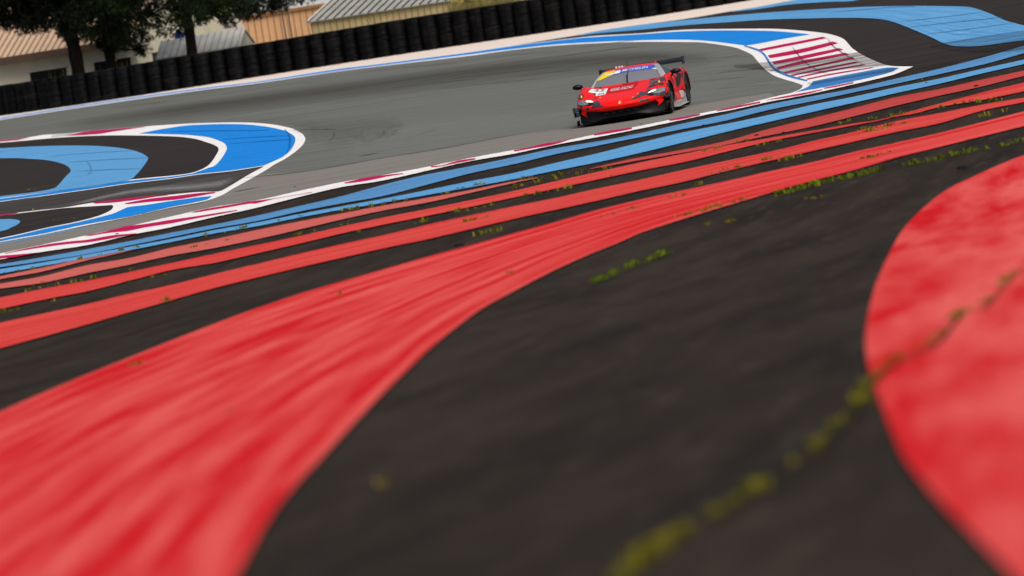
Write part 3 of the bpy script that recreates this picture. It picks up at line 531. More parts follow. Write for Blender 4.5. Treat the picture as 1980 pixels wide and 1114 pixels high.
tufts('weeds', [[(380, 482), (437, 466), (484, 456), (520, 448), (564, 437)], [(0, 563), (100, 545), (180, 528)]], .055, 2.6, m_weed3, 'straw coloured weeds scattered on the pale red stripe', .12, 4)
tufts('weeds', [[(980, 366), (1048, 351), (1113, 338), (1180, 326)], [(1300, 303), (1340, 296), (1387, 291), (1437, 274), (1480, 268)], [(1455, 285), (1500, 276), (1545, 269)], [(560, 458), (612, 446), (680, 432)], [(0, 574), (90, 556), (250, 524)]], .065, 7, m_weed, 'yellow green weeds along the upper edge of the narrow red stripe', .10, 5)
tufts('weeds', [[(1605, 244), (1640, 236), (1665, 232), (1740, 224), (1790, 216), (1825, 208), (1860, 202), (1890, 198), (1935, 195)]], .075, 7, m_weed2, 'bright green weeds in the joint between the far red stripes', .06, 6)
tufts('weeds', [[(695, 449), (707, 446)], [(800, 434), (832, 426)], [(875, 409), (905, 409), (950, 397)], [(1005, 383), (1035, 376), (1070, 370), (1100, 362)], [(1172, 345), (1190, 341)], [(235, 550), (255, 545)], [(85, 586), (105, 582)], [(0, 606), (60, 594)], [(292, 538), (340, 528)]], .075, 6, m_weed, 'pale weed tufts on the dark gap below the narrow red stripe', .10, 7)
tufts('weeds', [[(880, 436), (917, 427), (940, 422)], [(930, 455), (960, 446), (985, 441)], [(1330, 348), (1378, 337), (1445, 321), (1494, 308), (1520, 301), (1565, 290)], [(1328, 361), (1347, 358)], [(1508, 313), (1550, 302)], [(292, 591), (330, 583)], [(1667, 262), (1700, 252)], [(1668, 252), (1695, 252)], [(1706, 248), (1755, 239), (1790, 233)], [(1890, 227), (1915, 223)], [(1930, 219), (1952, 215)]], .075, 10, m_weed, 'yellow green weeds along the lower edge of the medium red stripe', .09, 8)
tufts('weeds', [[(1500, 379), (1529, 371), (1557, 364), (1579, 357), (1604, 351), (1650, 343), (1683, 334), (1725, 326), (1767, 316), (1792, 314), (1834, 304), (1867, 296), (1909, 288), (1942, 282), (1980, 274), (2100, 250)]], .08, 18, m_weed2, 'bright green line of weeds below the wide red stripe', .06, 9)
tufts('weeds', [[(1330, 419), (1383, 403), (1440, 388)], [(1340, 378), (1372, 376)], [(1105, 417), (1122, 415)], [(1178, 420), (1204, 412), (1235, 403)], [(1295, 385), (1325, 378)], [(655, 574), (682, 569)], [(970, 534), (1000, 528)], [(1060, 493), (1070, 491)], [(1082, 510), (1095, 506)], [(240, 712), (275, 708)], [(1650, 316), (1720, 297)], [(1519, 351), (1524, 350)]], .065, 12, m_weed3, 'olive weed tufts growing on the wide red stripe', .08, 10)
tufts('weeds', [[(1150, 547), (1190, 528), (1225, 514), (1264, 500), (1288, 488)]], .06, 9, m_weed2, 'short green row of weeds on the dark asphalt below the wide red stripe', .05, 11)
tufts('weeds', [[(1560, 384), (1588, 383)], [(1500, 444), (1512, 440)], [(1410, 430), (1424, 426)], [(704, 945), (732, 942)], [(426, 805), (440, 800)], [(1355, 436), (1370, 434)]], .05, 14, m_weed3, 'scattered pale weed clumps on the near dark asphalt', .05, 12)
tufts('weeds', [[(1195, 1130), (1240, 1090), (1275, 1060), (1315, 1030), (1373, 1000), (1440, 965), (1484, 938), (1537, 899), (1587, 866), (1614, 832), (1650, 802), (1674, 770), (1690, 738)], [(1225, 1100), (1310, 1036)], [(1662, 798), (1678, 760)]], .05, 18, m_weed, 'olive weeds in the crack across the near asphalt', .02, 13, .0)
tufts('weeds', [[(1690, 738), (1730, 702), (1780, 678), (1814, 660), (1838, 632), (1848, 618), (1868, 600), (1901, 597), (1935, 562), (1951, 544), (1995, 500), (2060, 440)], [(1840, 622), (1868, 602), (1900, 598)]], .048, 11, m_weed, 'dark olive weeds across the round red patch', .02, 14, -.1)
tufts('weeds', [[(20, 373), (80, 367), (130, 360)], [(110, 362), (130, 359)], [(135, 342), (180, 336)], [(180, 414), (205, 411)], [(60, 432), (150, 424), (190, 415), (214, 405)], [(80, 405), (110, 401)]], .07, 1.6, m_weed3, 'dry grass edging the chicane island', .12, 15)
tufts('weeds', [[(1655, 190), (1720, 177), (1800, 162), (1900, 141)], [(1800, 152), (1830, 150)], [(1760, 160), (1835, 142)]], .045, 1.6, m_weed3, 'thin dry weeds on the second light blue stripe', .08, 16)
for q in ([(1190, 1130), (1260, 1070), (1310, 1035), (1373, 1000), (1440, 965), (1484, 938), (1537, 899), (1587, 866), (1614, 832), (1650, 800), (1674, 770), (1690, 735), (1730, 702), (1780, 678), (1814, 660), (1848, 620), (1868, 600), (1901, 597), (1935, 560), (1951, 544), (2000, 500)],
          [(1440, 392), (1529, 371), (1604, 350), (1683, 333), (1767, 315), (1867, 295), (1980, 274), (2100, 250)], [(1120, 566), (1150, 547), (1190, 528), (1225, 514), (1264, 500), (1310, 480)],
          [(-80, 548), (0, 531), (113, 512), (260, 482), (397, 457), (530, 432), (620, 414.5), (693, 404), (773, 390), (850, 376), (915, 362), (975, 352), (1080, 340), (1180, 322)],
          [(1310, 350), (1378, 338), (1445, 322), (1494, 309), (1565, 291), (1640, 276)], [(1500, 275), (1605, 245), (1665, 232), (1740, 224), (1790, 216), (1860, 202), (1935, 195)]):
    joint(q)
# rubber crumbs lying about
def crumb(px, py, s, label):
    rd = random.Random(int(px * 7 + py)); bm = bmesh.new(); bmesh.ops.create_icosphere(bm, subdivisions=2, radius=1)
    sx, sy, sz = s * rd.uniform(.8, 1.3), s * rd.uniform(.6, 1), s * rd.uniform(.45, .6)
    for v in bm.verts:
        n_ = 1 + .35 * noise.noise(v.co * 1.7 + Vector((px, py, 0))); v.co = Vector((v.co.x * sx * n_, v.co.y * sy * n_, max(-.2, v.co.z * n_) * sz))
    me = bpy.data.meshes.new('rubber_crumb'); bm.to_mesh(me); bm.free()
    o = link('rubber_crumb', me, m_tyre, smooth=True); o.location = at(px, py, .022) + Vector((0, 0, sz * .18))
    return tag(o, label, 'rubber crumb', 'rubber crumbs lying on the runoff')
for px, py, s, l in ((1360, 243, .035, 'black rubber crumb between the two near light blue stripes'), (1463, 262, .04, 'black rubber crumb on the dull red stripe right of the car'),
                     (1515, 256, .02, 'tiny rubber crumb at the lower edge of the dull red stripe'), (1162, 319, .028, 'rubber crumb below the second light blue stripe, under the car'),
                     (1247, 302, .022, 'rubber crumb beside the fading start of the dull red stripe'), (1887, 167, .045, 'rubber crumb between the two upper red stripes at the far right'),
                     (817, 398, .05, 'rubber crumb in the dark gap above the narrow red stripe'), (226, 453, .03, 'rubber crumb on the white near kerb'),
                     (1860, 326, .075, 'large rubber lump beside the round red patch'), (700, 257, .022, 'tiny rubber crumb on the open track'),
                     (570, 362, .022, 'tiny rubber crumb on the track above the near kerb'), (1240, 240, .02, 'tiny rubber crumb on the kerb below the car'),
                     (1590, 248, .025, 'brown rubber crumb among weeds on the far narrow red stripe'), (888, 475, .06, 'rubber lump on the wide red stripe')):
    crumb(px, py, s, l)
# ------------------------------------------------------------------ tyre wall
def ordinal(n):
    a = ['', 'first', 'second', 'third', 'fourth', 'fifth', 'sixth', 'seventh', 'eighth', 'ninth', 'tenth', 'eleventh', 'twelfth', 'thirteenth', 'fourteenth', 'fifteenth', 'sixteenth', 'seventeenth', 'eighteenth', 'nineteenth']
    t = {2: 'twenty', 3: 'thirty', 4: 'forty', 5: 'fifty'}
    if n < 20: return a[n]
    if n % 10 == 0: return t[n // 10][:-1] + 'ieth'
    return t[n // 10] + '-' + a[n % 10]
def tyre_mesh(seed):
    rd = random.Random(seed); ro, hw = .336, .114
    prof = [(.19, -hw * .82), (.26, -hw), (.318, -hw * .98), (.331, -hw * .86)]
    gro = sorted(rd.sample([-.66, -.45, -.25, 0, .22, .45, .64], 4))
    for g_ in gro: prof += [(ro, hw * (g_ - .09)), (ro - .010, hw * (g_ - .05)), (ro - .010, hw * (g_ + .05)), (ro, hw * (g_ + .09))]
    prof += [(.331, hw * .86), (.318, hw * .98), (.26, hw), (.19, hw * .82)]
    mb = MB(); mb.lathe(prof, 28); me = bpy.data.meshes.new('tyre')
    me.from_pydata([tuple(v) for v in mb.v], [], mb.f); me.update()
    for p in me.polygons: p.use_smooth = True
    return me
m_tyres = []
for k, c in enumerate(((.0022, .0024, .003), (.0034, .0036, .0042), (.007, .0068, .007), (.0026, .0028, .0036))):
    m_tyres.append(plain('old_tyre_rubber', c, .5, .09, scale=9, var=.5))
tms = []
for k in range(8):
    me = tyre_mesh(k); me.materials.append(m_tyres[[0, 1, 0, 3, 2, 0, 1, 3][k]]); tms.append(me)
rd = random.Random(11); acc = 0.0; cnt = 0; prev = foot_w[0]; sp = .63; nxt = 0.0
spots = []
for a, b in zip(foot_w, foot_w[1:]):
    L = (b - a).length
    while nxt <= acc + L:
        p = a.lerp(b, (nxt - acc) / L); t = (b - a).normalized(); spots.append((p, t)); nxt += sp
    acc += L
def px_of(v):
    d = v - CP; z = d.dot(fw); return (W0 / 2 + F * d.dot(RC) / z, H0 / 2 - F * d.dot(UC) / z)
vis = [(p, t) for p, t in spots if -60 < px_of(p)[0] < 1560]
first = next(i for i, (p, t) in enumerate(vis) if px_of(p)[0] > -14)
LANDM = {}
for i, (p, t) in enumerate(vis):
    x = px_of(p)[0]; nrm = Vector((-t.y, t.x, 0))
    c = p + nrm * (.335 + (.09 if i % 2 else 0)); n = i - first + 1
    e = empty('tyre_stack', c, (0, 0, rd.uniform(0, 6)))
    hgt = .226 + .032 * max(0, min(1, x / 800))
    if n < 1: lab = 'black tyre stack at the cut-off left end of the wall'
    else: lab = 'black stack of five tyres, %s from the left end of the tyre wall' % ordinal(n)
    tag(e, lab, 'tyre stack', 'stacks of black tyres forming the wall')
    lean = Vector((rd.uniform(-.006, .006), rd.uniform(-.006, .006), 0))
    for k in range(5):
        o = bpy.data.objects.new('tyre', rd.choice(tms)); C.objects.link(o); o.parent = e
        o.location = Vector((rd.uniform(-.008, .008), rd.uniform(-.008, .008), hgt * (k + .5))) + lean * k
        o.rotation_euler = (rd.uniform(-.02, .02), rd.uniform(-.02, .02), rd.uniform(0, 6))
        s = rd.uniform(1.0, 1.025); o.scale = (s, s, hgt / .228 * rd.uniform(1.0, 1.015))
bt = MB()  # added dark sheet that stops bright background showing between the stacks
for i in range(len(vis) - 1):
    (p, t), (q, u) = vis[i], vis[i + 1]; a = p + Vector((-t.y, t.x, 0)) * .72; b = q + Vector((-u.y, u.x, 0)) * .72; e_ = Vector((-t.y, t.x, 0)) * .02; z = Vector((0, 0, 1.06)); d_ = Vector((0, 0, -.4))
    bt.add([a + d_, b + d_, b + z, a + z, a + d_ + e_, b + d_ + e_, b + z + e_, a + z + e_], [(0, 1, 2, 3), (7, 6, 5, 4), (3, 2, 6, 7)])
tag(bt.build('gap_backing', m_tyres[0]), 'added black backing sheet closing the gaps behind the tyre stacks', 'backing')
# yellow strap on one stack
ys = MB(); q = atY(382, 104.5, 213.0); ys.box(q, (.22, .05, .02), R(20), rx=.2); tag(ys.build('strap', plain('yellow_strap', (.7, .5, .02), .6)), 'yellow strap lying across the top of a tyre stack', 'strap')

# ------------------------------------------------------------------ buildings behind the wall
def plane_pt(px, py, P0, n):
    d = ray(px, py); return CP + d * ((P0 - CP).dot(n) / d.dot(n))
m_tan = plain('tan_roof_sheet', pc(200, 172, 142, .95), .5, .4, scale=3, var=.08)
m_tanrib = plain('tan_roof_rib', pc(140, 112, 92, .8), .55, .3, scale=3)
m_fascia = plain('brown_fascia', pc(104, 84, 70, .8), .6, .3, scale=4)
m_wallA = plain('stained_cream_wall', pc(216, 212, 190, .95), .85, .15, scale=1.3, var=.10)
m_wallB = plain('pale_grey_wall', pc(224, 220, 212, .9), .85, .15, scale=1.1, var=.12)
m_peach = plain('peach_sheet', pc(228, 182, 140, .9), .6, .3, scale=2, var=.07)
m_peach2 = plain('peach_trim', pc(176, 124, 80, .8), .6, .3, scale=2)
m_yell = plain('yellow_cream_sheet', pc(230, 208, 160, .92), .6, .3, scale=2, var=.08)
m_greyroof = plain('grey_roof_sheet', pc(172, 172, 162, .85), .5, .4, scale=2.2, var=.14)
m_greyroof2 = plain('light_grey_roof_sheet', pc(206, 208, 204, .85), .5, .4, scale=2.2, var=.14)
m_whitetrim = plain('white_trim', pc(226, 222, 214, .8), .6, .3)
m_glassdark = plain('dark_window_glass', (.006, .007, .008), .15, .4)
GZ = -1.5
def shed(name, pxL, pxR, Y, theta, L, rise, label, mats, t0=None, t1=None, rib=.5, fascia=0, wallrib=0, over=.12, rib_h=.035):
    """gabled shed whose front eave runs through two pixels of the photo at distance Y; returns root and frame"""
    mw, mr, mrib, mf = mats
    P0 = atY(*pxL, Y); d = Vector((math.cos(theta), -math.sin(theta), 0)); n = Vector((math.sin(theta), math.cos(theta), 0)); up = Vector((0, 0, 1))
    P1 = plane_pt(*pxR, P0, n); Ln = (P1 - P0).dot(d); P1z = P1.z; ez = (P0.z + P1z) / 2
    a = 0 if t0 is None else t0; b = Ln if t1 is None else Ln + t1
    root = empty(name, (P0.x, P0.y, GZ)); tag(root, label, 'shed' if 'shed' in name else 'building')
    o = Vector((P0.x, P0.y, GZ)); ze = ez - GZ
    T = lambda t, s, z: d * t + n * s + up * z
    mb = MB(); s0 = over
    mb.add([T(a + .05, s0, 0), T(b - .05, s0, 0), T(b - .05, s0, ze - .02), T(a + .05, s0, ze - .02)], [(0, 1, 2, 3)])
    for t in (a + .05, b - .05):
        mb.add([T(t, s0, 0), T(t, 2 * L - s0, 0), T(t, 2 * L - s0, ze - .02), T(t, L, ze + rise - .04), T(t, s0, ze - .02)], [(0, 1, 2, 3, 4)])
    mb.add([T(a + .05, 2 * L - s0, 0), T(b - .05, 2 * L - s0, 0), T(b - .05, 2 * L - s0, ze - .02), T(a + .05, 2 * L - s0, ze - .02)], [(0, 1, 2, 3)])
    if wallrib:
        t = a + .1
        while t < b - .1:
            c = T(t, s0 - .012, ze / 2 - .03); mb.box(c, (.035, .024, ze - .06), -theta, mi=1); t += wallrib
    mb.build('wall', [mw, mf], root)
    rb = MB(); th = .04
    for (sA, sB, zA, zB) in ((0, L, ze, ze + rise), (L, 2 * L, ze + rise, ze)):
        vs = [T(t, s, z + k) for k in (0, th) for (t, s, z) in ((a, sA, zA), (b, sA, zA), (b, sB, zB), (a, sB, zB))]
        rb.add(vs, [(0, 1, 2, 3)[::-1], (4, 5, 6, 7), (0, 1, 5, 4), (1, 2, 6, 5), (3, 0, 4, 7)])
    if rib:
        t = a + .02; ang = math.atan2(rise, L)
        while t < b:
            w_ = .035
            A = [T(t - w_, 0, ze + th), T(t + w_, 0, ze + th), T(t + w_ * .5, 0, ze + th + rib_h), T(t - w_ * .5, 0, ze + th + rib_h)]
            Bq = [T(t - w_, L, ze + rise + th), T(t + w_, L, ze + rise + th), T(t + w_ * .5, L, ze + rise + th + rib_h), T(t - w_ * .5, L, ze + rise + th + rib_h)]
            rb.add(A + Bq, [(0, 1, 2, 3), (1, 5, 6, 2), (2, 6, 7, 3), (3, 7, 4, 0)], 1); t += rib
    ro = rb.build('roof', [mr, mrib], root)
    if fascia:
        fb = MB(); c = T((a + b) / 2, -.012, ze - fascia / 2 + .03); fb.box(c, (b - a, .03, fascia), -theta); fb.build('fascia', mf, root)
    return root, P0, d, n, T, ze, o
# tan roofed building
rA, P0, d_, n_, T_, ze_, oA = shed('roadside_building', (0, 112), (250, 76.5), 222, R(18), 5.2, 2.35, 'cream building with tan ribbed metal roof behind the pine trunks', (m_wallA, m_tan, m_tanrib, m_fascia), t0=-7, t1=.1, rib=.27, fascia=.27, over=.35)
pw = P0 + n_ * .34
def facade_window(p_tl, p_tr, h, root, frame=True):
    a = plane_pt(*p_tl, pw, n_); b = plane_pt(*p_tr, pw, n_); z = (a.z + b.z) / 2
    c = (a + b) / 2 - oA; wd = (b - a).dot(d_); c.z = z - h / 2 - GZ
    w_ = MB(); w_.box(c - n_ * .01, (wd, .06, h), -R(18)); wo = w_.build('window', m_dark, root)
    g_ = MB(); g_.box(c - n_ * .045, (wd - .06, .012, h - .06), -R(18)); g_.build('pane', m_glassdark, wo)
    s_ = MB(); s_.box(c + Vector((0, 0, h / 2 + .02)) - n_ * .02, (wd + .1, .1, .04), -R(18)); s_.build('lintel', m_wallB, wo)
facade_window((58, 140.5), (127, 129.5), .8, rA); facade_window((181.5, 121), (251, 110.5), .8, rA)
# pale end wall building
rB, PB, *_ = shed('block_building', (289, 22), (384, 8), 229, R(18), 3.5, .7, 'plain pale rendered block half hidden by the pine branches', (m_wallB, m_greyroof, m_greyroof, m_wallB), rib=0, over=.05)
# grey lean-to
rC, *_ = shed('low_shed', (330, 111), (464.5, 91.5), 217.5, R(14), 1.1, .62, 'low shed with light grey ribbed roof just behind the tyre wall', (m_greyroof, m_greyroof2, m_greyroof, m_whitetrim), t0=-.6, rib=.27)
# peach shed
rD, PD, dD, nD, *_ = shed('metal_shed', (384, 47), (640, 5.5), 233, R(3), 6, .75, 'peach metal shed with vertical seams and low grey roof', (m_peach, m_greyroof2, m_greyroof, m_peach2), t1=2, rib=.9, fascia=.12, wallrib=.27, over=.06)
# yellow cream shed
rE, PE, dE, nE, *_ = shed('ribbed_shed', (595.5, 44.5), (875, 2.2), 222, R(24), 4.2, 1.16, 'cream metal shed with grey corrugated roof behind the middle of the tyre wall', (m_yell, m_greyroof, m_dark, plain('cream_sheet_seam', pc(180, 156, 108, .8), .6, .3, scale=2)), t1=4, rib=.37, wallrib=.27, over=.10)
vg = MB(); PEl = Vector((PE.x, PE.y, PE.z - GZ)) - Vector((PE.x, PE.y, 0))
a_ = Vector((0, 0, PE.z - GZ)) - dE * .02; vg.tube([a_ + Vector((0, 0, .03)), a_ + nE * 4.2 + Vector((0, 0, 1.19))], .06, 6); vg.build('verge_trim', m_whitetrim, rE)
# two steel poles
for (pa, pb, lab) in (((544.5, 13), (554, 78), 'left of two thin grey steel poles against the peach shed'), ((556, 9), (565.5, 77), 'right of two thin grey steel poles against the peach shed')):
    A = atY(*pb, 219); p_ = MB(); p_.tube([(0, 0, 0), (0, 0, 4.6 - GZ)], .028, 8); p_.box((0, 0, .03), (.16, .16, .06))
    o = p_.build('steel_pole', plain('grey_steel', (.09, .09, .09), .5, .4)); o.location = (A.x, A.y, GZ); tag(o, lab, 'pole', 'steel poles by the sheds')
# blue sign
A = atY(347, 70, 219.5); e = empty('roadside_sign', (A.x, A.y, GZ)); tag(e, 'dark blue sign board on two thin legs beside a pine trunk', 'sign')
b_ = MB(); b_.lathe([(0.001, -.02), (.19, -.02), (.2, 0), (.19, .02), (.001, .02)], 20, 'Z', close=False)
for v in b_.v: v.x, v.y, v.z = v.x, v.z, v.y + (A.z - GZ)
b_.build('board', plain('blue_board', (.006, .03, .16), .6), e)
for s in (-.09, .09):
    l_ = MB(); l_.tube([(s, .03, 0), (s, .03, A.z - GZ + .05)], .014, 6); l_.build('leg', m_dark, e)
A = atY(300, 110, 219.5); p_ = MB(); p_.box((0, 0, (A.z - GZ + .14) / 2), (.2, .2, A.z - GZ + .14)); p_.box((0, 0, A.z - GZ + .15), (.24, .24, .04)); o = p_.build('concrete_post', plain('weathered_concrete', (.20, .18, .15), .9)); o.location = (A.x, A.y, GZ); tag(o, 'short weathered concrete post behind the tyre wall', 'post')

# ------------------------------------------------------------------ pines
m_bark = plain('pine_bark', (.015, .011, .009), .95, .1, bump=1, scale=16, var=.75)
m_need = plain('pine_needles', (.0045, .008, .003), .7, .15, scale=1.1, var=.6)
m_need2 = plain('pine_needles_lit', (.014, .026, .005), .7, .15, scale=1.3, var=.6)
def leaf_cloud(mb, c, r, n, rd, mi=0, ln=.15):
    for _ in range(n):
        while True:
            q = Vector((rd.uniform(-1, 1), rd.uniform(-1, 1), rd.uniform(-1, 1)))
            if .15 < q.length < 1: break
        q = q * r; 
        if noise.noise((c + q) * 2.3) < -.12: continue
        p = c + q; ax = (q.normalized() * .8 + Vector((rd.gauss(0, .6), rd.gauss(0, .6), rd.gauss(0, .6)))).normalized()
        for k in range(3):
            a2 = (ax + Vector((rd.gauss(0, .45), rd.gauss(0, .45), rd.gauss(0, .45)))).normalized(); s = a2.cross(Vector((rd.gauss(0, 1), rd.gauss(0, 1), rd.gauss(0, 1)))).normalized() * ln * .11
            l_ = ln * rd.uniform(.6, 1.2)
            mb.add([p - s, p + s, p + a2 * l_ + s * .4, p + a2 * l_ - s * .4], [(0, 1, 2, 3)], mi)
def pine(name, px, py, Y, rad, label, clumps, limbs=(), seed=0, top=9.0):
    rd = random.Random(seed); A = atY(px, py, Y); root = empty(name, (A.x, A.y, GZ)); tag(root, label, 'tree', 'pine trees behind the tyre wall')
    o = Vector((A.x, A.y, GZ)); tb = MB(); z0 = A.z - GZ
    pts = []; rs = []
    for i in range(26):
        z = -.2 + i * (z0 + 6) / 25; pts.append(Vector((.05 * math.sin(z * 1.7 + seed), .05 * math.cos(z * 1.3), z))); rs.append(rad * (1.35 if i == 0 else 1.0) * (1 - .05 * max(0, z - z0)) * (1 + rd.uniform(-.06, .06)))
    tb.tube(pts, rs, 16)
    for v in tb.v: v += Vector((v.x, v.y, 0)).normalized() * .035 * noise.noise(v * 6)
    tr = tb.build('trunk', m_bark, root, True)
    lb = MB(); fo = MB()
    for (cx, cy, rp, den) in clumps:
        yy = Y + rd.uniform(-1.3, 1.0); c = atY(cx, cy, yy) - o; r = rp / ppm(yy)
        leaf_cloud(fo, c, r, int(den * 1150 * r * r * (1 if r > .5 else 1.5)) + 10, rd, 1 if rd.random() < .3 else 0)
        base = Vector((0, 0, max(z0 + .3, min(c.z + rd.uniform(.2, 1.0), z0 + 4)))); mid = base.lerp(c, .55) + Vector((0, 0, rd.uniform(0, .25)))
        lb.tube([base, mid, c], [.06, .04, .015], 6)
    for k in range(16):                                         # the crown above the picture
        a = rd.uniform(0, 6.28); rr = rd.uniform(.3, 2.6); c = Vector((math.cos(a) * rr, math.sin(a) * rr, z0 + rd.uniform(3.4, 6.6)))
        leaf_cloud(fo, c, rd.uniform(.9, 1.4), 420, rd, 0, .22); lb.tube([Vector((0, 0, c.z - .8)), c], [.05, .02], 5)
    for (pa, pb, r_) in limbs:
        lb.tube([atY(*pa, Y) - o, atY(*pb, Y) - o], [r_, r_ * .6], 8)
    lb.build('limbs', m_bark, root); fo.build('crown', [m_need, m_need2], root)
pine('pine_tree', 150, 142, 215.5, .255, 'thick pine trunk and dark crown at the far left, between two dark windows',
     [(20, 5, 55, 1.6), (70, 12, 52, 1.6), (120, 10, 52, 1.6), (60, 34, 30, 1.2), (40, 46, 20, .8), (54, 52, 14, .7), (20, 32, 22, 1), (100, 30, 34, 1.2), (140, 35, 42, 1.3), (172, 52, 30, 1.3), (142, 58, 26, 1.2), (128, 62, 17, 1), (158, 66, 14, 1), (180, 20, 46, 1.3), (-20, 15, 45, 1.4), (128, 48, 16, 1), (0, -30, 60, 1.5), (80, -40, 70, 1.5), (160, -30, 60, 1.5), (95, 14, 40, 1.6), (45, 22, 34, 1.5), (150, 12, 40, 1.5)], [((160, 60), (128, 50), .05)], 3)
pine('pine_tree', 217, 124, 216, .20, 'thinner pine with drooping branches, second trunk from the left',
     [(215, 30, 42, 1.4), (195, 70, 22, 1.3), (228, 72, 24, 1.3), (212, 88, 17, 1.2), (233, 88, 14, 1), (252, 42, 38, .9), (266, 75, 24, .8), (280, 92, 17, .9), (270, 98, 10, .8), (292, 50, 28, .6), (262, 10, 50, 1.3), (215, -10, 60, 1.5), (186, 84, 12, .9), (240, 62, 18, 1), (224, 55, 26, 1.4), (205, 50, 26, 1.4), (230, 8, 44, 1.5)], [((228, 60), (254, 36), .09), ((232, 44), (262, 66), .05)], 5)
pine('pine_tree', 370.5, 100, 215, .20, 'pine with wide sparse branches in front of the pale block and peach shed',
     [(300, 25, 30, .55), (318, 52, 20, .4), (328, 66, 10, .35), (335, 15, 38, .8), (348, 62, 14, .45), (362, 18, 36, 1.4), (392, 12, 32, 1.4), (425, 6, 32, 1.5), (455, 10, 30, 1.3), (485, 8, 28, 1.3), (515, 2, 26, 1.4), (545, -2, 24, 1.3), (575, -4, 18, 1.2), (470, 27, 17, .8), (440, 34, 12, .6), (486, 26, 14, .7), (500, 20, 14, .7), (443, 45, 10, .5), (430, 42, 7, .5), (457, 47, 5, .5), (375, -10, 60, 1.6), (440, -25, 60, 1.6), (520, -25, 50, 1.6), (600, -12, 18, 1.2), (408, 4, 30, 1.5), (350, 2, 34, 1.4), (290, 0, 40, .9), (384, 28, 14, 1.2)], [((368, 30), (318, 45), .04), ((376, 20), (470, 24), .05), ((470, 24), (440, 44), .02)], 8)
def back_tree(px, py, Y, r, label, seed, lit=0):
    rd = random.Random(seed); c = atY(px, py, Y); root = empty('background_tree', (c.x, c.y, GZ)); tag(root, label, 'tree', 'dark trees beyond the sheds')
    t_ = MB(); t_.tube([(0, 0, 0), (.05, 0, c.z - GZ)], [.18, .1], 8); t_.build('trunk', m_bark, root); f_ = MB()
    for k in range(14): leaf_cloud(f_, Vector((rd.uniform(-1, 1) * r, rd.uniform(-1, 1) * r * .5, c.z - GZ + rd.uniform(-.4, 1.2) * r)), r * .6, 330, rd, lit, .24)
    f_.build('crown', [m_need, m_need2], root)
for i, (px, py, Y, r, l, lit) in enumerate(((330, -5, 252, 1.5, 'dark tree filling the gap beyond the pale block', 0), (400, 2, 254, 1.5, 'dark tree beyond the left end of the peach shed roof', 0), (470, -14, 256, 1.5, 'dark tree beyond the middle of the peach shed roof', 0), (540, -22, 255, 1.5, 'dark tree behind the two steel poles', 0), (605, -32, 256, 1.5, 'dark tree beyond the gap between peach and cream sheds', 0), (393, 27, 243, .35, 'small bright green bush in the gap beside the peach shed', 1))):
    back_tree(px, py, Y, r, l, 40 + i, lit)
# dry grass behind the wall
def tall_grass(name, pts, Y, h, n, mat, label, seed):
    rd = random.Random(seed); mb = MB()
    for _ in range(n):
        k = rd.random() * (len(pts) - 1); i = int(k); x = pts[i][0] + (pts[i + 1][0] - pts[i][0]) * (k - i); y = pts[i][1] + (pts[i + 1][1] - pts[i][1]) * (k - i)
        yy = wall_y(atY(x, y, 212).x) + Y; p = atY(x + rd.gauss(0, 3), y, yy + rd.uniform(-.4, .6)); hh = h * rd.uniform(.4, 1.3); a = rd.uniform(0, 6.28); q = Vector((math.cos(a), math.sin(a), 0)); s = Vector((-q.y, q.x, 0)) * .008
        p.z -= .35; top = p + Vector((0, 0, hh + .35)) + q * hh * rd.uniform(.1, .5)
        mb.add([p - s, p + s, top], [(0, 1, 2)])
        if rd.random() < .35: mb.add([top - s * 3, top + s * 3, top + Vector((0, 0, .1)) + q * .06], [(0, 1, 2)])
    o = mb.build(name, mat); tag(o, label, 'grass', kind='stuff')
m_dry = plain('dry_grass', pc(170, 156, 96, .8), .8, .1, scale=5, var=.4); m_dryg = plain('green_grass', pc(120, 128, 52, .8), .8, .1, scale=5, var=.4)
tall_grass('tall_grass', [(60, 152), (100, 146), (125, 142)], 1.6, .30, 9, m_dry, 'dry grass stalks in front of the left dark window', 2)
tall_grass('tall_grass', [(180, 136), (215, 130), (248, 124)], 1.6, .24, 9, m_dry, 'dry grass stalks at the foot of the second pine', 3)
tall_grass('tall_grass', [(868, 18), (920, 13), (1000, 3)], 1.9, .30, 1500, m_dry, 'dry grass above the tyre wall at the right end of the cream shed', 4)
tall_grass('tall_grass', [(900, 14), (960, 8), (1010, 0)], 1.6, .24, 420, m_dryg, 'green grass growing through the dry grass above the tyre wall', 5)
tall_grass('tall_grass', [(700, 52), (712, 50), (722, 48)], 1.5, .22, 30, m_dryg, 'small weed sprouting above the tyre wall before the cream shed', 6)

# ------------------------------------------------------------------ the race car (local axes: +y forward, +x the car's right, which is the photo's left)
def crn(P, n, closed=False):                       # Catmull-Rom in any dimension
    out = []; Q = [P[0]] + list(P) + [P[-1]]
    for i in range(1, len(Q) - 2):
        for k in range(n):
            t = k / n; a, b, c, d = Q[i - 1], Q[i], Q[i + 1], Q[i + 2]
            out.append(tuple(.5 * (2 * b[j] + (c[j] - a[j]) * t + (2 * a[j] - 5 * b[j] + 4 * c[j] - d[j]) * t * t + (3 * b[j] - a[j] - 3 * c[j] + d[j]) * t ** 3) for j in range(len(b))))
    out.append(tuple(P[-1])); return out
m_red, t, b = newmat('red_livery')
tc = t.nodes.new('ShaderNodeTexCoord'); sx = t.nodes.new('ShaderNodeSeparateXYZ'); t.links.new(tc.outputs['Object'], sx.inputs[0])
ab = t.nodes.new('ShaderNodeMath'); ab.operation = 'ABSOLUTE'; t.links.new(sx.outputs[0], ab.inputs[0])
dn = t.nodes.new('ShaderNodeTexNoise'); dn.inputs['Scale'].default_value = 9; t.links.new(tc.outputs['Object'], dn.inputs['Vector'])
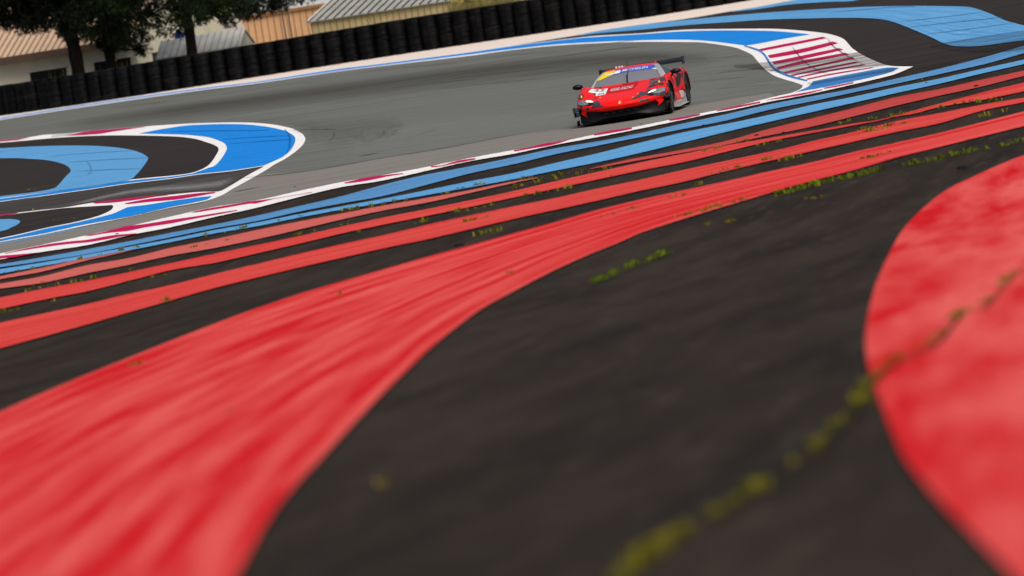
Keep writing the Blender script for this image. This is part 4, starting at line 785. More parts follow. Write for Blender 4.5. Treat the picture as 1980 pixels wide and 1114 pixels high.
dm = t.nodes.new('ShaderNodeVectorMath'); dm.operation = 'MULTIPLY_ADD'; dm.inputs[1].default_value = (.09, .09, .09); t.links.new(dn.outputs['Color'], dm.inputs[0]); t.links.new(tc.outputs['Object'], dm.inputs[2])
vo = t.nodes.new('ShaderNodeTexVoronoi'); vo.inputs['Scale'].default_value = 7.5; t.links.new(dm.outputs[0], vo.inputs['Vector'])
sc_ = t.nodes.new('ShaderNodeSeparateColor'); t.links.new(vo.outputs['Color'], sc_.inputs[0])
f1 = rng(t, sc_.outputs[0], .62, .64); f2 = rng(t, ab.outputs[0], .48, .56)
mu = t.nodes.new('ShaderNodeMath'); mu.operation = 'MULTIPLY'; t.links.new(f1, mu.inputs[0]); t.links.new(f2, mu.inputs[1])
c_ = mixc(t, mu.outputs[0], (.84, .006, .004), (.035, .028, .030))
t.links.new(c_, b.inputs['Base Color']); b.inputs['Roughness'].default_value = .4; b.inputs['Coat Weight'].default_value = .12; b.inputs['Coat Roughness'].default_value = .06; b.inputs['Specular IOR Level'].default_value = .15
m_redp = plain('plain_red_paint', (.84, .006, .004), .4, .15, coat=.12, var=.02, scale=4)
m_redd = plain('deep_red_panel', (.48, .002, .006), .5, .2, coat=0, var=.02, scale=4)
m_carbon = plain('black_carbon', (.005, .005, .006), .38, .22, scale=60, var=.3)
m_carbon2 = plain('grey_carbon', (.020, .021, .023), .35, .4, scale=60, var=.3)
m_lightgrey = plain('light_grey_panel', (.42, .42, .42), .35, .4, scale=12)
m_pillar_sheen = plain('pillar_reflection', (.34, .34, .35), .3, .5, coat=.5, scale=10)  # pale reflection on the pillar put into its colour
m_decw = plain('white_decal', (.80, .80, .80), .45, .3, scale=20, var=.03)
m_decb = plain('black_decal', (.015, .015, .02), .45, .3, scale=20)
m_decblue = plain('blue_banner', (.035, .10, .52), .4, .3, scale=20, var=.03)
m_decy = plain('yellow_decal', (.85, .62, .01), .45, .3, scale=20, var=.03)
m_camo = plain('dark_grey_camouflage', (.035, .030, .032), .35, .4, coat=.5, scale=9)
m_rim = plain('dark_rim', (.035, .035, .037), .35, .5, .6, scale=12)
m_slick = plain('slick_rubber', (.014, .014, .014), .7, .3, scale=20, var=.3)
m_lens, t, b = newmat('headlamp_lens'); b.inputs['Base Color'].default_value = (.10, .11, .12, 1); b.inputs['Roughness'].default_value = .08; b.inputs['Coat Weight'].default_value = 1
vo = t.nodes.new('ShaderNodeTexVoronoi'); vo.inputs['Scale'].default_value = 55; tc = t.nodes.new('ShaderNodeTexCoord'); t.links.new(tc.outputs['Object'], vo.inputs['Vector'])
t.links.new(mixc(t, rng(t, vo.outputs['Distance'], .2, .5), (.03, .033, .036), (.22, .23, .25)), b.inputs['Base Color'])
m_drl, t, b = newmat('daylight_strip'); b.inputs['Base Color'].default_value = (.9, .88, .8, 1); b.inputs['Emission Color'].default_value = (1, .95, .85, 1); b.inputs['Emission Strength'].default_value = .55
m_screen, t, b = newmat('windscreen_glass')
b.inputs['Base Color'].default_value = (.25, .265, .30, 1); b.inputs['Roughness'].default_value = .12; b.inputs['Specular IOR Level'].default_value = .6
tr_ = t.nodes.new('ShaderNodeBsdfTransparent'); ms_ = t.nodes.new('ShaderNodeMixShader'); ms_.inputs[0].default_value = .70
t.links.new(tr_.outputs[0], ms_.inputs[1]); t.links.new(b.outputs[0], ms_.inputs[2]); t.links.new(ms_.outputs[0], t.nodes['Material Output'].inputs[0])
tr_.inputs['Color'].default_value = (.75, .77, .8, 1)

PSI = R(9.4)
car = empty('race_car', at(1216.5, 231.5) + Vector((0, 0, .004)), (0, R(.7), math.pi - PSI))
tag(car, 'red race car with black front splitter and high rear wing cornering on the track', 'race car')
# stations: y, curve back towards the corners, then half profile p0..p9 (x,z)
ST = [(.99, .40, [(0, .275), (.40, .285), (.82, .355), (.91, .385), (.92, .42), (.84, .455), (.72, .445), (.52, .425), (.26, .425), (0, .425)]),
      (.90, .40, [(0, .265), (.45, .275), (.90, .345), (.965, .42), (.95, .50), (.86, .535), (.74, .51), (.54, .475), (.27, .475), (0, .475)]),
      (.60, .30, [(0, .14), (.86, .14), (.97, .26), (.99, .44), (.965, .60), (.87, .66), (.75, .625), (.54, .545), (.27, .54), (0, .54)]),
      (.15, .12, [(0, .13), (.90, .13), (.985, .26), (1.0, .48), (.975, .68), (.86, .755), (.73, .715), (.54, .64), (.27, .625), (0, .62)]),
      (-.30, .04, [(0, .13), (.90, .13), (.985, .26), (1.0, .48), (.965, .70), (.86, .78), (.74, .755), (.56, .705), (.28, .69), (0, .685)]),
      (-.66, .0, [(0, .12), (.88, .12), (.95, .24), (.955, .45), (.93, .66), (.86, .765), (.77, .762), (.60, .752), (.30, .745), (0, .742)]),
      (-.86, .0, [(0, .12), (.88, .12), (.94, .22), (.93, .43), (.91, .64), (.85, .755), (.775, .758), (.66, .56), (.34, .54), (0, .54)]),
      (-1.35, .0, [(0, .12), (.88, .12), (.93, .2), (.885, .42), (.90, .62), (.845, .745), (.775, .755), (.66, .46), (.34, .44), (0, .44)]),
      (-1.95, .0, [(0, .12), (.88, .12), (.95, .2), (.92, .42), (.955, .66), (.87, .765), (.78, .765), (.66, .50), (.34, .48), (0, .48)]),
      (-2.20, .0, [(0, .13), (.90, .13), (.985, .22), (.97, .45), (.99, .71), (.89, .80), (.76, .785), (.58, .79), (.30, .80), (0, .80)]),
      (-2.65, .0, [(0, .15), (.90, .15), (1.0, .25), (1.01, .5), (.99, .75), (.89, .825), (.74, .795), (.56, .80), (.30, .815), (0, .82)]),
      (-3.10, .0, [(0, .2), (.90, .2), (1.0, .3), (1.01, .5), (.975, .72), (.87, .79), (.74, .77), (.56, .77), (.30, .77), (0, .77)]),
      (-3.55, -.05, [(0, .33), (.82, .33), (.92, .37), (.945, .5), (.92, .66), (.82, .71), (.72, .71), (.55, .71), (.30, .71), (0, .71)])]
rows = []
for y, k, pr in ST:
    half = [pr[0]] + crn(pr[1:], 4)
    rows.append([(x, y - k * (abs(x) / .95) ** 2.2, z) for x, z in half])
NP = len(rows[0]); cols = [crn([r[j] for r in rows], 6) for j in range(NP)]; NR = len(cols[0])
vs = []; fs = []; loop = list(range(NP)) + [-j for j in range(NP - 2, 0, -1)]
for i in range(NR):
    for j in loop:
        x, y, z = cols[abs(j)][i]; vs.append((-x if j < 0 else x, y, z))
m = len(loop)
for i in range(NR - 1):
    for j in range(m): fs.append((i * m + j, i * m + (j + 1) % m, (i + 1) * m + (j + 1) % m, (i + 1) * m + j))
nb = len(vs)                                   # the rounded front face: the first ring closes towards its middle line
for sz, dy in ((.82, .022), (.40, .034), (.04, .038)):
    for j in range(m):
        x, y, z = vs[j]; zc = .352 + .055 * (abs(x) / .9) ** 3; vs.append((x * (1 - .012 * (1 - sz)), y + dy, zc + (z - zc) * sz))
ring_ = [0, nb, nb + m, nb + 2 * m]
for a_, b_ in zip(ring_, ring_[1:]):
    for j in range(m): fs.append((b_ + j, b_ + (j + 1) % m, a_ + (j + 1) % m, a_ + j))
fs += [tuple(range(nb + 2 * m, nb + 3 * m)), tuple(range((NR - 1) * m, NR * m))[::-1]]
bo = mesh('body_raw', vs, fs, [m_red, m_carbon])
bm = bmesh.new(); bm.from_mesh(bo.data); bmesh.ops.recalc_face_normals(bm, faces=bm.faces); bm.to_mesh(bo.data); bm.free()
ct = MB()
for sgn in (-1, 1):
    for (yy, rr, zz, xin) in ((0, .355, .335, .75), (-2.66, .37, .345, .72)):
        n = 40; v = [(sgn * xx, yy + rr * math.cos(6.28318 * k / n), zz + rr * math.sin(6.28318 * k / n)) for xx in (xin, 1.3) for k in range(n)]
        ct.add(v, [(k, (k + 1) % n, n + (k + 1) % n, n + k) for k in range(n)] + [tuple(range(n))[::-1], tuple(range(n, 2 * n))])
cu = ct.build('cutter', [m_carbon])
bm = bmesh.new(); bm.from_mesh(cu.data); bmesh.ops.recalc_face_normals(bm, faces=bm.faces); bm.to_mesh(cu.data); bm.free()
md = bo.modifiers.new('arch', 'BOOLEAN'); md.object = cu; md.operation = 'DIFFERENCE'; md.solver = 'EXACT'; md.material_mode = 'TRANSFER'
bpy.context.view_layer.update(); dg = bpy.context.evaluated_depsgraph_get()
me = bpy.data.meshes.new_from_object(bo.evaluated_get(dg)); me.name = 'body'
bpy.data.objects.remove(bo); bpy.data.objects.remove(cu)
body = link('body', me, None, car)
bm = bmesh.new(); bm.from_mesh(me)
for f in bm.faces: f.smooth = f.material_index == 0
for e in bm.edges:
    if len(e.link_faces) == 2 and e.calc_face_angle(0) > R(38): e.smooth = False
bvh = BVHTree.FromBMesh(bm); bm.to_mesh(me); bm.free()
def castd(o, d, lift):
    h = bvh.ray_cast(Vector(o), Vector(d))
    if h[0] is None: return None
    n = h[1] if h[1].dot(Vector(d)) < 0 else -h[1]
    return h[0] + n * lift
def inside(p, poly):
    r = False; j = len(poly) - 1
    for i in range(len(poly)):
        a, b = poly[i], poly[j]
        if (a[1] > p[1]) != (b[1] > p[1]) and p[0] < (b[0] - a[0]) * (p[1] - a[1]) / (b[1] - a[1] + 1e-12) + a[0]: r = not r
        j = i
    return r
def decal(name, poly, mode, mat, lift=.004, step=.012, parent=None):
    xs_ = [p[0] for p in poly]; ys_ = [p[1] for p in poly]; nx_ = max(2, int((max(xs_) - min(xs_)) / step)); ny_ = max(2, int((max(ys_) - min(ys_)) / step))
    gx = lambda i: min(xs_) + (max(xs_) - min(xs_)) * i / nx_; gy = lambda j: min(ys_) + (max(ys_) - min(ys_)) * j / ny_
    mb = MB(); idx = {}
    def vert(i, j):
        if (i, j) not in idx:
            u, v = gx(i), gy(j)
            p = {'front': lambda: castd((u, 4, v), (0, -1, 0), lift), 'top': lambda: castd((u, v, 3), (0, 0, -1), lift), 'left': lambda: castd((-3, u, v), (1, 0, 0), lift), 'right': lambda: castd((3, u, v), (-1, 0, 0), lift)}[mode]()
            idx[(i, j)] = None if p is None else len(mb.v)
            if p is not None: mb.v.append(p)
        return idx[(i, j)]
    for i in range(nx_):
        for j in range(ny_):
            if inside(((gx(i) + gx(i + 1)) / 2, (gy(j) + gy(j + 1)) / 2), poly):
                q = [vert(i, j), vert(i + 1, j), vert(i + 1, j + 1), vert(i, j + 1)]
                if None not in q: mb.f.append(tuple(q)); mb.mi.append(0)
    return mb.build(name, mat, parent or car)
def text_mesh(s, offset=.0, shear=0):
    cu = bpy.data.curves.new('txt', 'FONT'); cu.body = s; cu.align_x = 'LEFT'; cu.size = 1; cu.offset = offset; cu.shear = shear; cu.resolution_u = 3
    o = bpy.data.objects.new('txt', cu); C.objects.link(o); bpy.context.view_layer.update()
    me = bpy.data.meshes.new_from_object(o.evaluated_get(bpy.context.evaluated_depsgraph_get())); bpy.data.objects.remove(o)
    bm = bmesh.new(); bm.from_mesh(me); bmesh.ops.subdivide_edges(bm, edges=[e for e in bm.edges if e.calc_length() > .2], cuts=2); bmesh.ops.triangulate(bm, faces=bm.faces)
    vs = [v.co.copy() for v in bm.verts]; bm.verts.index_update(); fs = [tuple(v.index for v in f.verts) for f in bm.faces]; bm.free()
    x0 = min(v.x for v in vs); x1 = max(v.x for v in vs); y0 = min(v.y for v in vs); y1 = max(v.y for v in vs)
    return [((v.x - x0) / (x1 - x0), (v.y - y0) / (y1 - y0)) for v in vs], fs
def lettering(name, s, fn, mat, offset=.02, shear=0, parent=None):
    uv, f = text_mesh(s, offset, shear); P = [fn(u, v) for u, v in uv]
    mb = MB(); ok = [p is not None for p in P]; mb.v = [p if p is not None else Vector((0, 0, .5)) for p in P]; mb.f = [q for q in f if all(ok[i] for i in q)]; mb.mi = [0] * len(mb.f)
    return mb.build(name, mat, parent or car)
# hood panels and writing
hp = decal('hood_panel', [(.37, .20), (-.22, .20), (-.25, -.15), (-.27, -.58), (.10, -.58), (.10, -.45), (.37, -.40)], 'top', m_redd, .003)
lettering('lettering', 'KESSEL RACING', lambda u, v: castd((.30 - .48 * u, .02 - .30 * v * 1, 3), (0, 0, -1), .008), m_decw, .0, .15, hp)
npn = decal('number_panel', [(.74, .12), (.38, .04), (.38, -.36), (.72, -.36)], 'top', m_decw, .004)
lettering('number', '33', lambda u, v: castd((.665 - .22 * u, -.07 - .24 * v, 3), (0, 0, -1), .009), m_decb, .0, .15, npn)
cp_ = decal('class_panel', [(.58, .26), (.37, .22), (.37, .03), (.58, .08)], 'top', m_decw, .0045)
lettering('lettering', 'GT3', lambda u, v: castd((.545 - .14 * u, .20 - .11 * v, 3), (0, 0, -1), .009), m_decb, .02, .1, cp_)
decal('nose_badge', [(.018, .395), (-.030, .395), (-.030, .45), (.018, .45)], 'front', plain('gold_badge', (.75, .45, .16), .4), .004, .006)
# camouflage shards on the nose
def sh(pts, mode='front'): decal('livery_patch', pts, mode, m_camo, .0035, .009)
sh([(.60, .50), (.52, .53), (.44, .48), (.40, .43), (.34, .395), (.44, .39), (.56, .39), (.58, .42), (.47, .43), (.62, .455)])
sh([(-.62, .50), (-.40, .56), (-.36, .49), (-.22, .455), (-.30, .44), (-.42, .45), (-.46, .48), (-.58, .47)])
sh([(-.40, .43), (-.62, .40), (-.60, .35), (-.52, .37), (-.44, .345)])
sh([(-.70, .46), (-.92, .50), (-.93, .42), (-.80, .43), (-.74, .41)])
sh([(-.50, .70), (-.62, .73), (-.70, .69), (-.58, .66)]); sh([(-.72, .745), (-.90, .74), (-.95, .68), (-.84, .69), (-.80, .66), (-.72, .68)])
sh([(.80, .66), (.85, .71), (.93, .68), (.91, .60), (.81, .61)])
sh([(.66, .42), (.74, .425), (.76, .37), (.68, .365)])
for x, z, dx, dz in ((.86, .645, .018, .03), (-.80, .69, .02, .032), (.47, .565, .012, .013), (-.36, .525, .012, .013), (-.28, .475, .016, .012)):
    decal('yellow_mark', [(x - dx, z - dz), (x + dx, z - dz * .3), (x + dx * .4, z + dz), (x - dx, z + dz * .4)], 'front', m_decy, .007, .006)
# headlamps
for sg in (1, -1):
    hl = decal('headlight', [(sg * .94, .47), (sg * .96, .565), (sg * .80, .575), (sg * .60, .525), (sg * .57, .47), (sg * .66, .445), (sg * .80, .46)], 'front', m_carbon, .004, .009)
    decal('lens', [(sg * .925, .485), (sg * .945, .56), (sg * .80, .568), (sg * .74, .545), (sg * .68, .475), (sg * .80, .468)], 'front', m_lens, .008, .008, hl)
    decal('light_strip', [(sg * .76, .553), (sg * .70, .553), (sg * .61, .523), (sg * .58, .497), (sg * .64, .504), (sg * .735, .522)], 'front', m_drl, .010, .006, hl)
# lower front: black mouth, red blades, splitter, dive planes
def fr(x, k=.40, y0=.99): return y0 - k * (abs(x) / .95) ** 2.2
gr = MB(); gr.grid(lambda u, v: Vector(((u * 2 - 1) * .93, fr((u * 2 - 1) * .93) - .03 - .10 * math.sin(v * math.pi) * (1 - abs(u * 2 - 1)), (.10 + v * (.185 + .10 * sstep(.35, .95, abs(u * 2 - 1)))))), 40, 10); go = gr.build('front_grille', m_dark, car, True)
gb = MB()
for k in range(5): gb.box((.32 - k * .16, .955 - .02 * abs(.32 - k * .16), .235), (.10, .02, .012))
gb.build('grille_slats', m_carbon2, go)
for sg in (1, -1):
    bl = MB(); q = [(sg * .86, .36), (sg * .72, .36), (sg * .78, .28), (sg * .755, .21), (sg * .88, .30)]
    vv = [(x, fr(x) + d, z) for d in (.012, -.05) for x, z in q]; n = len(q)
    bl.add(vv, [tuple(range(n)), tuple(range(n, 2 * n))[::-1]] + [(i, (i + 1) % n, n + (i + 1) % n, n + i) for i in range(n)]); bl.build('bumper_blade', m_redp, car)
    for z, w_, dy in ((.375, .09, .20), (.27, .08, .26)):
        dv = MB(); x0, x1 = sg * .925, sg * (.955 + w_)
        dv.add([(x0, fr(x0) + .10, z - .02), (x1, fr(x0) + .02, z - .02), (x1, fr(x0) - dy, z + .04), (x0, fr(x0) - dy, z + .04), (x0, fr(x0) + .10, z + .0), (x1, fr(x0) + .02, z + .0), (x1, fr(x0) - dy, z + .06), (x0, fr(x0) - dy, z + .06)], [(0, 1, 2, 3), (7, 6, 5, 4), (0, 4, 5, 1), (1, 5, 6, 2), (2, 6, 7, 3), (3, 7, 4, 0)])
        dv.box((x1, fr(x0) - dy / 2 + .02, z + .02), (.012, dy + .06, .10)); dv.build('dive_plane', m_carbon2, car)
sp_ = MB()
def spz(x): return .055 + .085 * (1 - sstep(.28, .80, abs(x)))
for k in (0, 1):
    sp_.grid(lambda u, v, k=k: Vector(((u * 2 - 1) * 1.0, fr((u * 2 - 1) * 1.0, .42, 1.07) - v * .5, spz((u * 2 - 1)) * (1 - .25 * v) + (.018 if k else 0))), 48, 5)
sp_.grid(lambda u, v: Vector(((u * 2 - 1) * 1.0, fr((u * 2 - 1) * 1.0, .42, 1.07), spz((u * 2 - 1)) + .018 * v)), 48, 1)
for sg in (1, -1): sp_.box((sg * 1.0, .50, .11), (.014, .34, .11))
sp_.build('splitter', m_carbon, car, True)
fl = MB(); fl.box((0, -1.3, .085), (1.7, 4.2, .02)); fl.build('underfloor', m_carbon, car)
pk = MB(); pk.box((-.02, -.85, .05), (1.0, .5, .035)); pk.build('underfloor_strip', plain('pale_strip', (.55, .50, .42), .7, .2), car)  # pale beige box under the floor
# greenhouse
def W(u, t, lift=0):                               # windscreen: u -1..1 across (+1 = car's right), t 0 base .. 1 top
    a = abs(u); B = Vector((.77 * u, -.58 - .12 * a ** 2.3, .738 + .012 * a * a)); T = Vector((.56 * u, -1.24 - .10 * a * a, 1.035 - .022 * a ** 2.2))
    p = B.lerp(T, t); p.z += .045 * math.sin(t * math.pi) * (1 - .35 * a); p.y += .02 * math.sin(t * math.pi)
    return p + Vector((0, .62, .78)) * lift
ws = MB(); ws.grid(lambda u, v: W((u * 2 - 1) * .985, v), 32, 14); ws.build('windscreen', m_screen, car, True)
def bandt(u): return .765 - .02 * (1 - abs(u))
def wpatch(name, u0, u1, ta, tb, mat, lift, n=20, parent=None):
    mb = MB(); mb.grid(lambda a, v: W(u0 + (u1 - u0) * a, ta(u0 + (u1 - u0) * a) * (1 - v) + tb(u0 + (u1 - u0) * a) * v, lift), n, 4); return mb.build(name, mat, parent or car, True)
bn = wpatch('windscreen_banner', -.97, .97, lambda u: .62 - .22 * sstep(.42, .97, u) * (u > 0) - .03 * abs(u), lambda u: .985, m_decblue, .005, 40)
wpatch('banner_corner', .50, .972, lambda u: .62 - .22 * sstep(.42, .97, u) - .03 * abs(u), lambda u: .985, m_decy, .008, 14, bn)
wpatch('banner_emblem', .26, .47, lambda u: .63 + .10 * abs(u - .36), lambda u: .90 - .5 * abs(u - .36), m_decw, .010, 10, bn)
wpatch('banner_swoosh', .47, .70, lambda u: .625 - .10 * (u - .47), lambda u: .72 - .12 * (u - .47), m_decw, .011, 8, bn)
wpatch('banner_tip', -.97, -.78, lambda u: .47 + .8 * (u + .97), lambda u: .62, m_decw, .009, 8, bn)
lettering('lettering', 'MICHELIN', lambda u, v: W(.20 - .92 * u, 0.68 + .20 * v, .012), m_decw, .005, .25, bn)
lettering('lettering', '6', lambda u, v: W(.80 - .06 * u, .66 + .14 * v, .012), m_decw, .03, 0, bn)
rf = MB()
def RF(u, v):
    a = abs(u); T = W(u, 1); y = T.y - v * 1.15; z = T.z + .035 * math.sin(min(1, v * 1.25) * math.pi) - .20 * v ** 3; return Vector((T.x * (1 - .10 * v), y, z))
rf.grid(lambda u, v: RF(u * 2 - 1, v), 24, 14)
def RR(u, v):
    A = RF(u, 1); B = Vector((.66 * u, -3.05, .785)); return A.lerp(B, v) + Vector((0, 0, .02 * math.sin(v * math.pi)))
rf.grid(lambda u, v: RR(u * 2 - 1, v), 24, 8)
roof = rf.build('roof', m_redp, car, True)
for sg in (1, -1):
    # side of the cabin: from the pillar down to the belt line
    top = [W(sg, k / 10) for k in range(11)] + [RF(sg, k / 10) for k in range(1, 11)] + [RR(sg, k / 6) for k in range(1, 7)]
    n = len(top); sd = MB()
    bot = [Vector((sg * (.775 + .03 * math.sin(i / (n - 1) * math.pi)), top[0].y + (top[-1].y - top[0].y) * i / (n - 1), .745 + .03 * i / (n - 1))) for i in range(n)]
    sd.grid(lambda u, v: bot[int(round(u * (n - 1)))].lerp(top[int(round(u * (n - 1)))], v), n - 1, 4); sdo = sd.build('cabin_side', m_redp, car, True)
    wn = MB()
    def sw(u, v):
        i = 2 + u * 15; k = int(i); k = min(k, n - 2); f = i - k; bb = bot[k].lerp(bot[k + 1], f); tt = top[k].lerp(top[k + 1], f)
        return bb.lerp(tt, .10 + v * .74) + Vector((sg * .012, 0, .004))
    wn.grid(sw, 18, 4); wn.build('side_window', m_glassdark, sdo, True)
    pl = MB(); pl.grid(lambda u, v: (W(sg * (.945 + .06 * v), u, .014) + Vector((sg * (.075 if sg < 0 else .012) * v, 0, -.004 * v))), 12, 2); pl.build('pillar', m_pillar_sheen if sg < 0 else m_lightgrey, car, True)  # pale strips imitate light reflected by the pillars
# wiper
wi = MB(); wi.tube([W(-.02, .02, .02), W(-.01, .35, .03)], .017, 6); wi.tube([W(-.01, .33, .03), W(-.035, .78, .022)], .009, 6); wi.build('wiper', m_decb, car)
# mirrors
for sg in (1, -1):
    mo = MB(); c = Vector((sg * 1.06, -.62, .825))
    mo.lathe([(.001, -.05), (.040, -.045), (.062, -.01), (.066, .03), (.060, .055), (.001, .058)], 20, 'X', close=False)
    for v in mo.v: v.x, v.y, v.z = v.y * 1.75, -v.x * 1.2, v.z * .88
    for v in mo.v: v += c
    mo.tube([c + Vector((-sg * .06, 0, -.03)), Vector((sg * .93, -.66, .70))], [.022, .016], 6)
    mo.build('mirror', m_carbon, car, True)
    # raised fender flare beside the screen
    ff = MB(); ff.add([(sg * .80, -.36, .74), (sg * .955, -.34, .70), (sg * .965, -.50, .785), (sg * .83, -.52, .80), (sg * .80, -.72, .755), (sg * .94, -.76, .70)], [(0, 1, 2, 3), (3, 2, 5, 4), (0, 3, 4), (1, 5, 2)]); ff.build('fender_louvre', m_redp, car)
    # side intake, skirt, arch trim
    decal('side_intake', [(-1.78, .42), (-1.98, .50), (-2.10, .72), (-1.86, .74), (-1.66, .66), (-1.62, .48)], 'left' if sg < 0 else 'right', m_decb, .004, .015)
    sk = MB(); sk.box((sg * .965, -1.33, .13), (.09, 1.55, .10)); sk.box((sg * 1.0, -1.33, .085), (.10, 1.6, .012)); sk.box((sg * .95, -1.95, .24), (.10, .34, .16), rx=.25); sk.build('side_skirt', m_lightgrey, car)
    # wheels
    for yy, rad, wd, xo in ((0, .335, .30, .965), (-2.66, .345, .32, 1.0)):
        wh = empty('wheel', (sg * (xo - wd / 2), yy, rad), parent=car)
        ty = MB(); h = wd / 2; ty.lathe([(rad * .69, -h * .9), (rad * .86, -h), (rad * .95, -h * .96), (rad, -h * .80), (rad, h * .80), (rad * .95, h * .96), (rad * .86, h), (rad * .69, h * .9)], 48, 'X'); ty.build('tyre', m_slick, wh, True)
        ri = MB(); ri.lathe([(rad * .69, -h * .85), (rad * .69, h * .9), (rad * .64, h * .9), (rad * .62, -h * .5), (.10, -h * .5), (.10, -h * .85)], 40, 'X')
        for k in range(10):
            a = 6.28318 * k / 10 + .2; dd = Vector((0, math.cos(a), math.sin(a))); ri.tube([dd * .05 + Vector((sg * h * .55, 0, 0)), dd * rad * .66 + Vector((sg * h * .80, 0, 0))], [.022, .014], 6)
        ri.lathe([(.001, sg * h * .62), (.06, sg * h * .60), (.065, sg * h * .3), (.001, sg * h * .3)], 16, 'X', close=False); ri.build('rim', m_rim, wh)
        dk = MB(); dk.lathe([(.001, -.012), (.19, -.012), (.19, .012), (.001, .012)], 24, 'X', close=False); dk.build('brake_disc', m_carbon2, wh)
    decal('shield_badge', [(-.47, .56), (-.41, .56), (-.40, .63), (-.48, .63)], 'left' if sg < 0 else 'right', m_decy, .006, .01)
# rear wing
rw = empty('rear_wing', (0, -3.32, 0), parent=car)
wg = MB()
def foil(u, v):
    x = (u * 2 - 1) * .90; a = v * 2 * math.pi; ch = .15; th = .022; return Vector((x, ch * math.cos(a), .958 + th * math.sin(a) * (1 if math.sin(a) > 0 else .5) - .16 * ch * math.cos(a) * 1.6))
wg.grid(foil, 20, 24)
wg.build('main_plane', m_carbon, rw, True)
gf = MB(); gf.box((0, -.165, .996), (1.80, .012, .03)); gf.build('gurney_flap', m_carbon2, rw)
for sg in (1, -1):
    ep = MB(); ep.box((sg * .912, -.02, .948), (.018, .36, .17)); ep.box((sg * .912, 0.1, 1.022), (.022, .10, .02)); ep.build('endplate', m_carbon2, rw)
    mt_ = MB(); mt_.tube([(sg * .34, .05, .975), (sg * .34, .16, 1.03), (sg * .34, .30, .97), (sg * .34, .36, .74)], .013, 6); mt_.build('wing_mount', plain('titanium_bracket', (.20, .17, .12), .45, .4), rw)
# roof bits
an = MB(); an.tube([(.10, -1.85, 1.05), (.10, -1.87, 1.20)], .004, 5); an.build('antenna', m_decb, car)
for x in (.20, .26, .33):
    pa = MB(); pa.lathe([(.022, 0), (.020, .018), (.012, .03), (.001, .032)], 12, 'Z', (x, -1.75, 1.058), close=False); pa.build('aerial_puck', m_decw, car, True)
# cockpit
ck = MB(); ck.box((0, -.95, .70), (1.40, .28, .08), rx=.15); ck.box((-.36, -.98, .745), (.34, .2, .06)); ck.build('dashboard', m_decb, car)
cg = MB()
for sg in (1, -1):
    cg.tube([(sg * .60, -1.95, .5), (sg * .52, -1.75, .97), (sg * .52, -1.45, .985), (sg * .66, -.95, .76)], .02, 8)
cg.tube([(.52, -1.75, .97), (-.52, -1.75, .97)], .02, 8); cg.tube([(.58, -1.92, .55), (-.52, -1.75, .97)], .018, 8); cg.build('roll_cage', m_carbon2, car)
st = MB(); st.box((-.36, -1.92, .70), (.46, .10, .56), rx=-.2); st.box((-.57, -1.80, .86), (.05, .2, .2)); st.box((-.15, -1.80, .86), (.05, .2, .2)); st.build('seat', m_decb, car)
rm = MB(); rm.box((0, -1.36, .945), (.26, .03, .06)); rm.build('camera_pod', m_lightgrey, car)
swh = MB(); ring = [Vector((-.36 + .13 * math.cos(k * .5236), -1.22 - .03 * math.sin(k * .5236), .70 + .10 * math.sin(k * .5236))) for k in range(13)]; swh.tube(ring, .015, 6); swh.build('steering_wheel', m_decb, car)

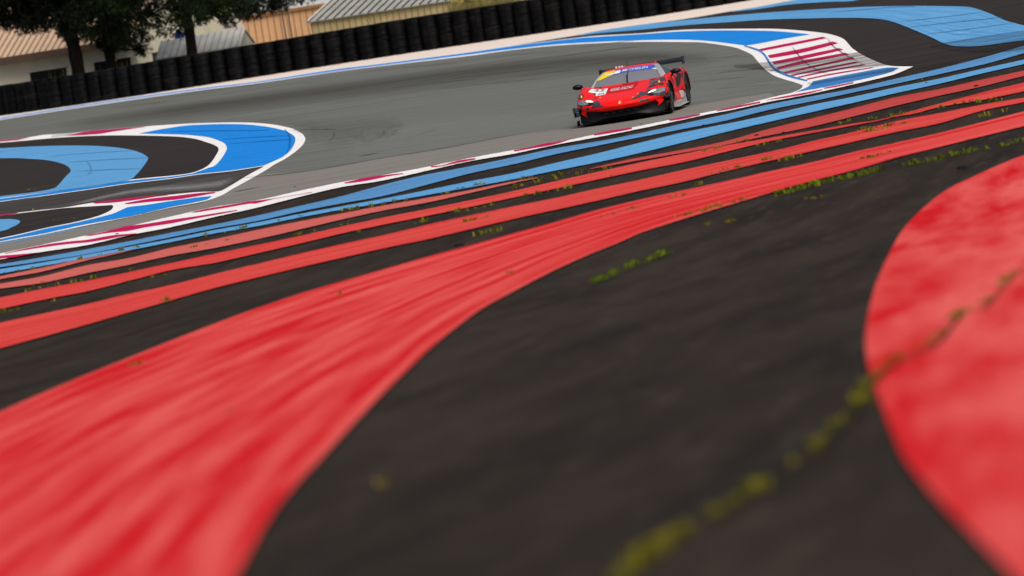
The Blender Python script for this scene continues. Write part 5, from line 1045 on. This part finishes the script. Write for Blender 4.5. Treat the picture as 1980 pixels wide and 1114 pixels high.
# ------------------------------------------------------------------ driver
def person():
    root = empty('person', car.location, car.rotation_euler); tag(root, 'driver in dark suit and pale helmet seated behind the windscreen of the red car', 'person')
    J = {'pel': (-.36, -1.78, .40, .15), 'abd': (-.36, -1.80, .54, .14), 'chest': (-.36, -1.80, .68, .16), 'neck': (-.36, -1.78, .80, .06), 'head': (-.36, -1.75, .86, .085),
         'shl': (-.55, -1.77, .72, .07), 'ell': (-.60, -1.50, .60, .048), 'wrl': (-.50, -1.27, .70, .034), 'hal': (-.475, -1.22, .715, .04),
         'shr': (-.17, -1.77, .72, .07), 'elr': (-.12, -1.50, .60, .048), 'wrr': (-.22, -1.27, .70, .034), 'har': (-.245, -1.22, .715, .04),
         'hipl': (-.46, -1.72, .38, .10), 'knl': (-.47, -1.30, .42, .07), 'anl': (-.45, -.95, .30, .05), 'hipr': (-.26, -1.72, .38, .10), 'knr': (-.25, -1.30, .42, .07), 'anr': (-.27, -.95, .30, .05)}
    E = [('pel', 'abd'), ('abd', 'chest'), ('chest', 'neck'), ('neck', 'head'), ('chest', 'shl'), ('shl', 'ell'), ('ell', 'wrl'), ('wrl', 'hal'), ('chest', 'shr'), ('shr', 'elr'), ('elr', 'wrr'), ('wrr', 'har'), ('pel', 'hipl'), ('hipl', 'knl'), ('knl', 'anl'), ('pel', 'hipr'), ('hipr', 'knr'), ('knr', 'anr')]
    names = list(J); me = bpy.data.meshes.new('body'); me.from_pydata([J[n][:3] for n in names], [(names.index(a), names.index(b)) for a, b in E], []); o = link('driver_body', me, m_decb)
    md = o.modifiers.new('skin', 'SKIN'); o.modifiers.new('sub', 'SUBSURF').levels = 1
    for v, n in zip(me.skin_vertices[0].data, names): v.radius = (J[n][3], J[n][3]); v.use_root = n == 'pel'
    bpy.context.view_layer.update()
    me2 = bpy.data.meshes.new_from_object(o.evaluated_get(bpy.context.evaluated_depsgraph_get())); bpy.data.objects.remove(o)
    if not me2.materials: me2.materials.append(plain('driver_suit', (.03, .03, .035), .8))
    link('body', me2, None, root, True)
    fb = MB()
    for sg in (-1, 1):
        for k in range(5):
            a = Vector((-.36 + sg * .118, -1.225, .705 + (k - 1) * .016 - (.02 if k == 4 else 0))); fb.tube([a + Vector((sg * .02, -.02, 0)), a + Vector((0, .022, .004)), a + Vector((-sg * (.025 - .003 * abs(k - 1)), .012, 0)), a + Vector((-sg * .022, -.012, 0))], [.009, .0085, .008, .006], 6)
    fb.build('gloves', m_decb, root)
    hm = MB(); hm.lathe([(.001, .135), (.06, .122), (.105, .08), (.125, .02), (.122, -.05), (.10, -.11), (.085, -.125), (.001, -.12)], 24, 'Z', (-.36, -1.745, .875), close=False); ho = hm.build('helmet', m_decw, root, True)
    vz = MB(); vz.grid(lambda u, v: Vector((-.36 + .128 * math.sin((u - .5) * 2.2), -1.745 + .128 * math.cos((u - .5) * 2.2), .845 + .07 * v)), 12, 3); vz.build('visor', m_glassdark, ho, True)
person()
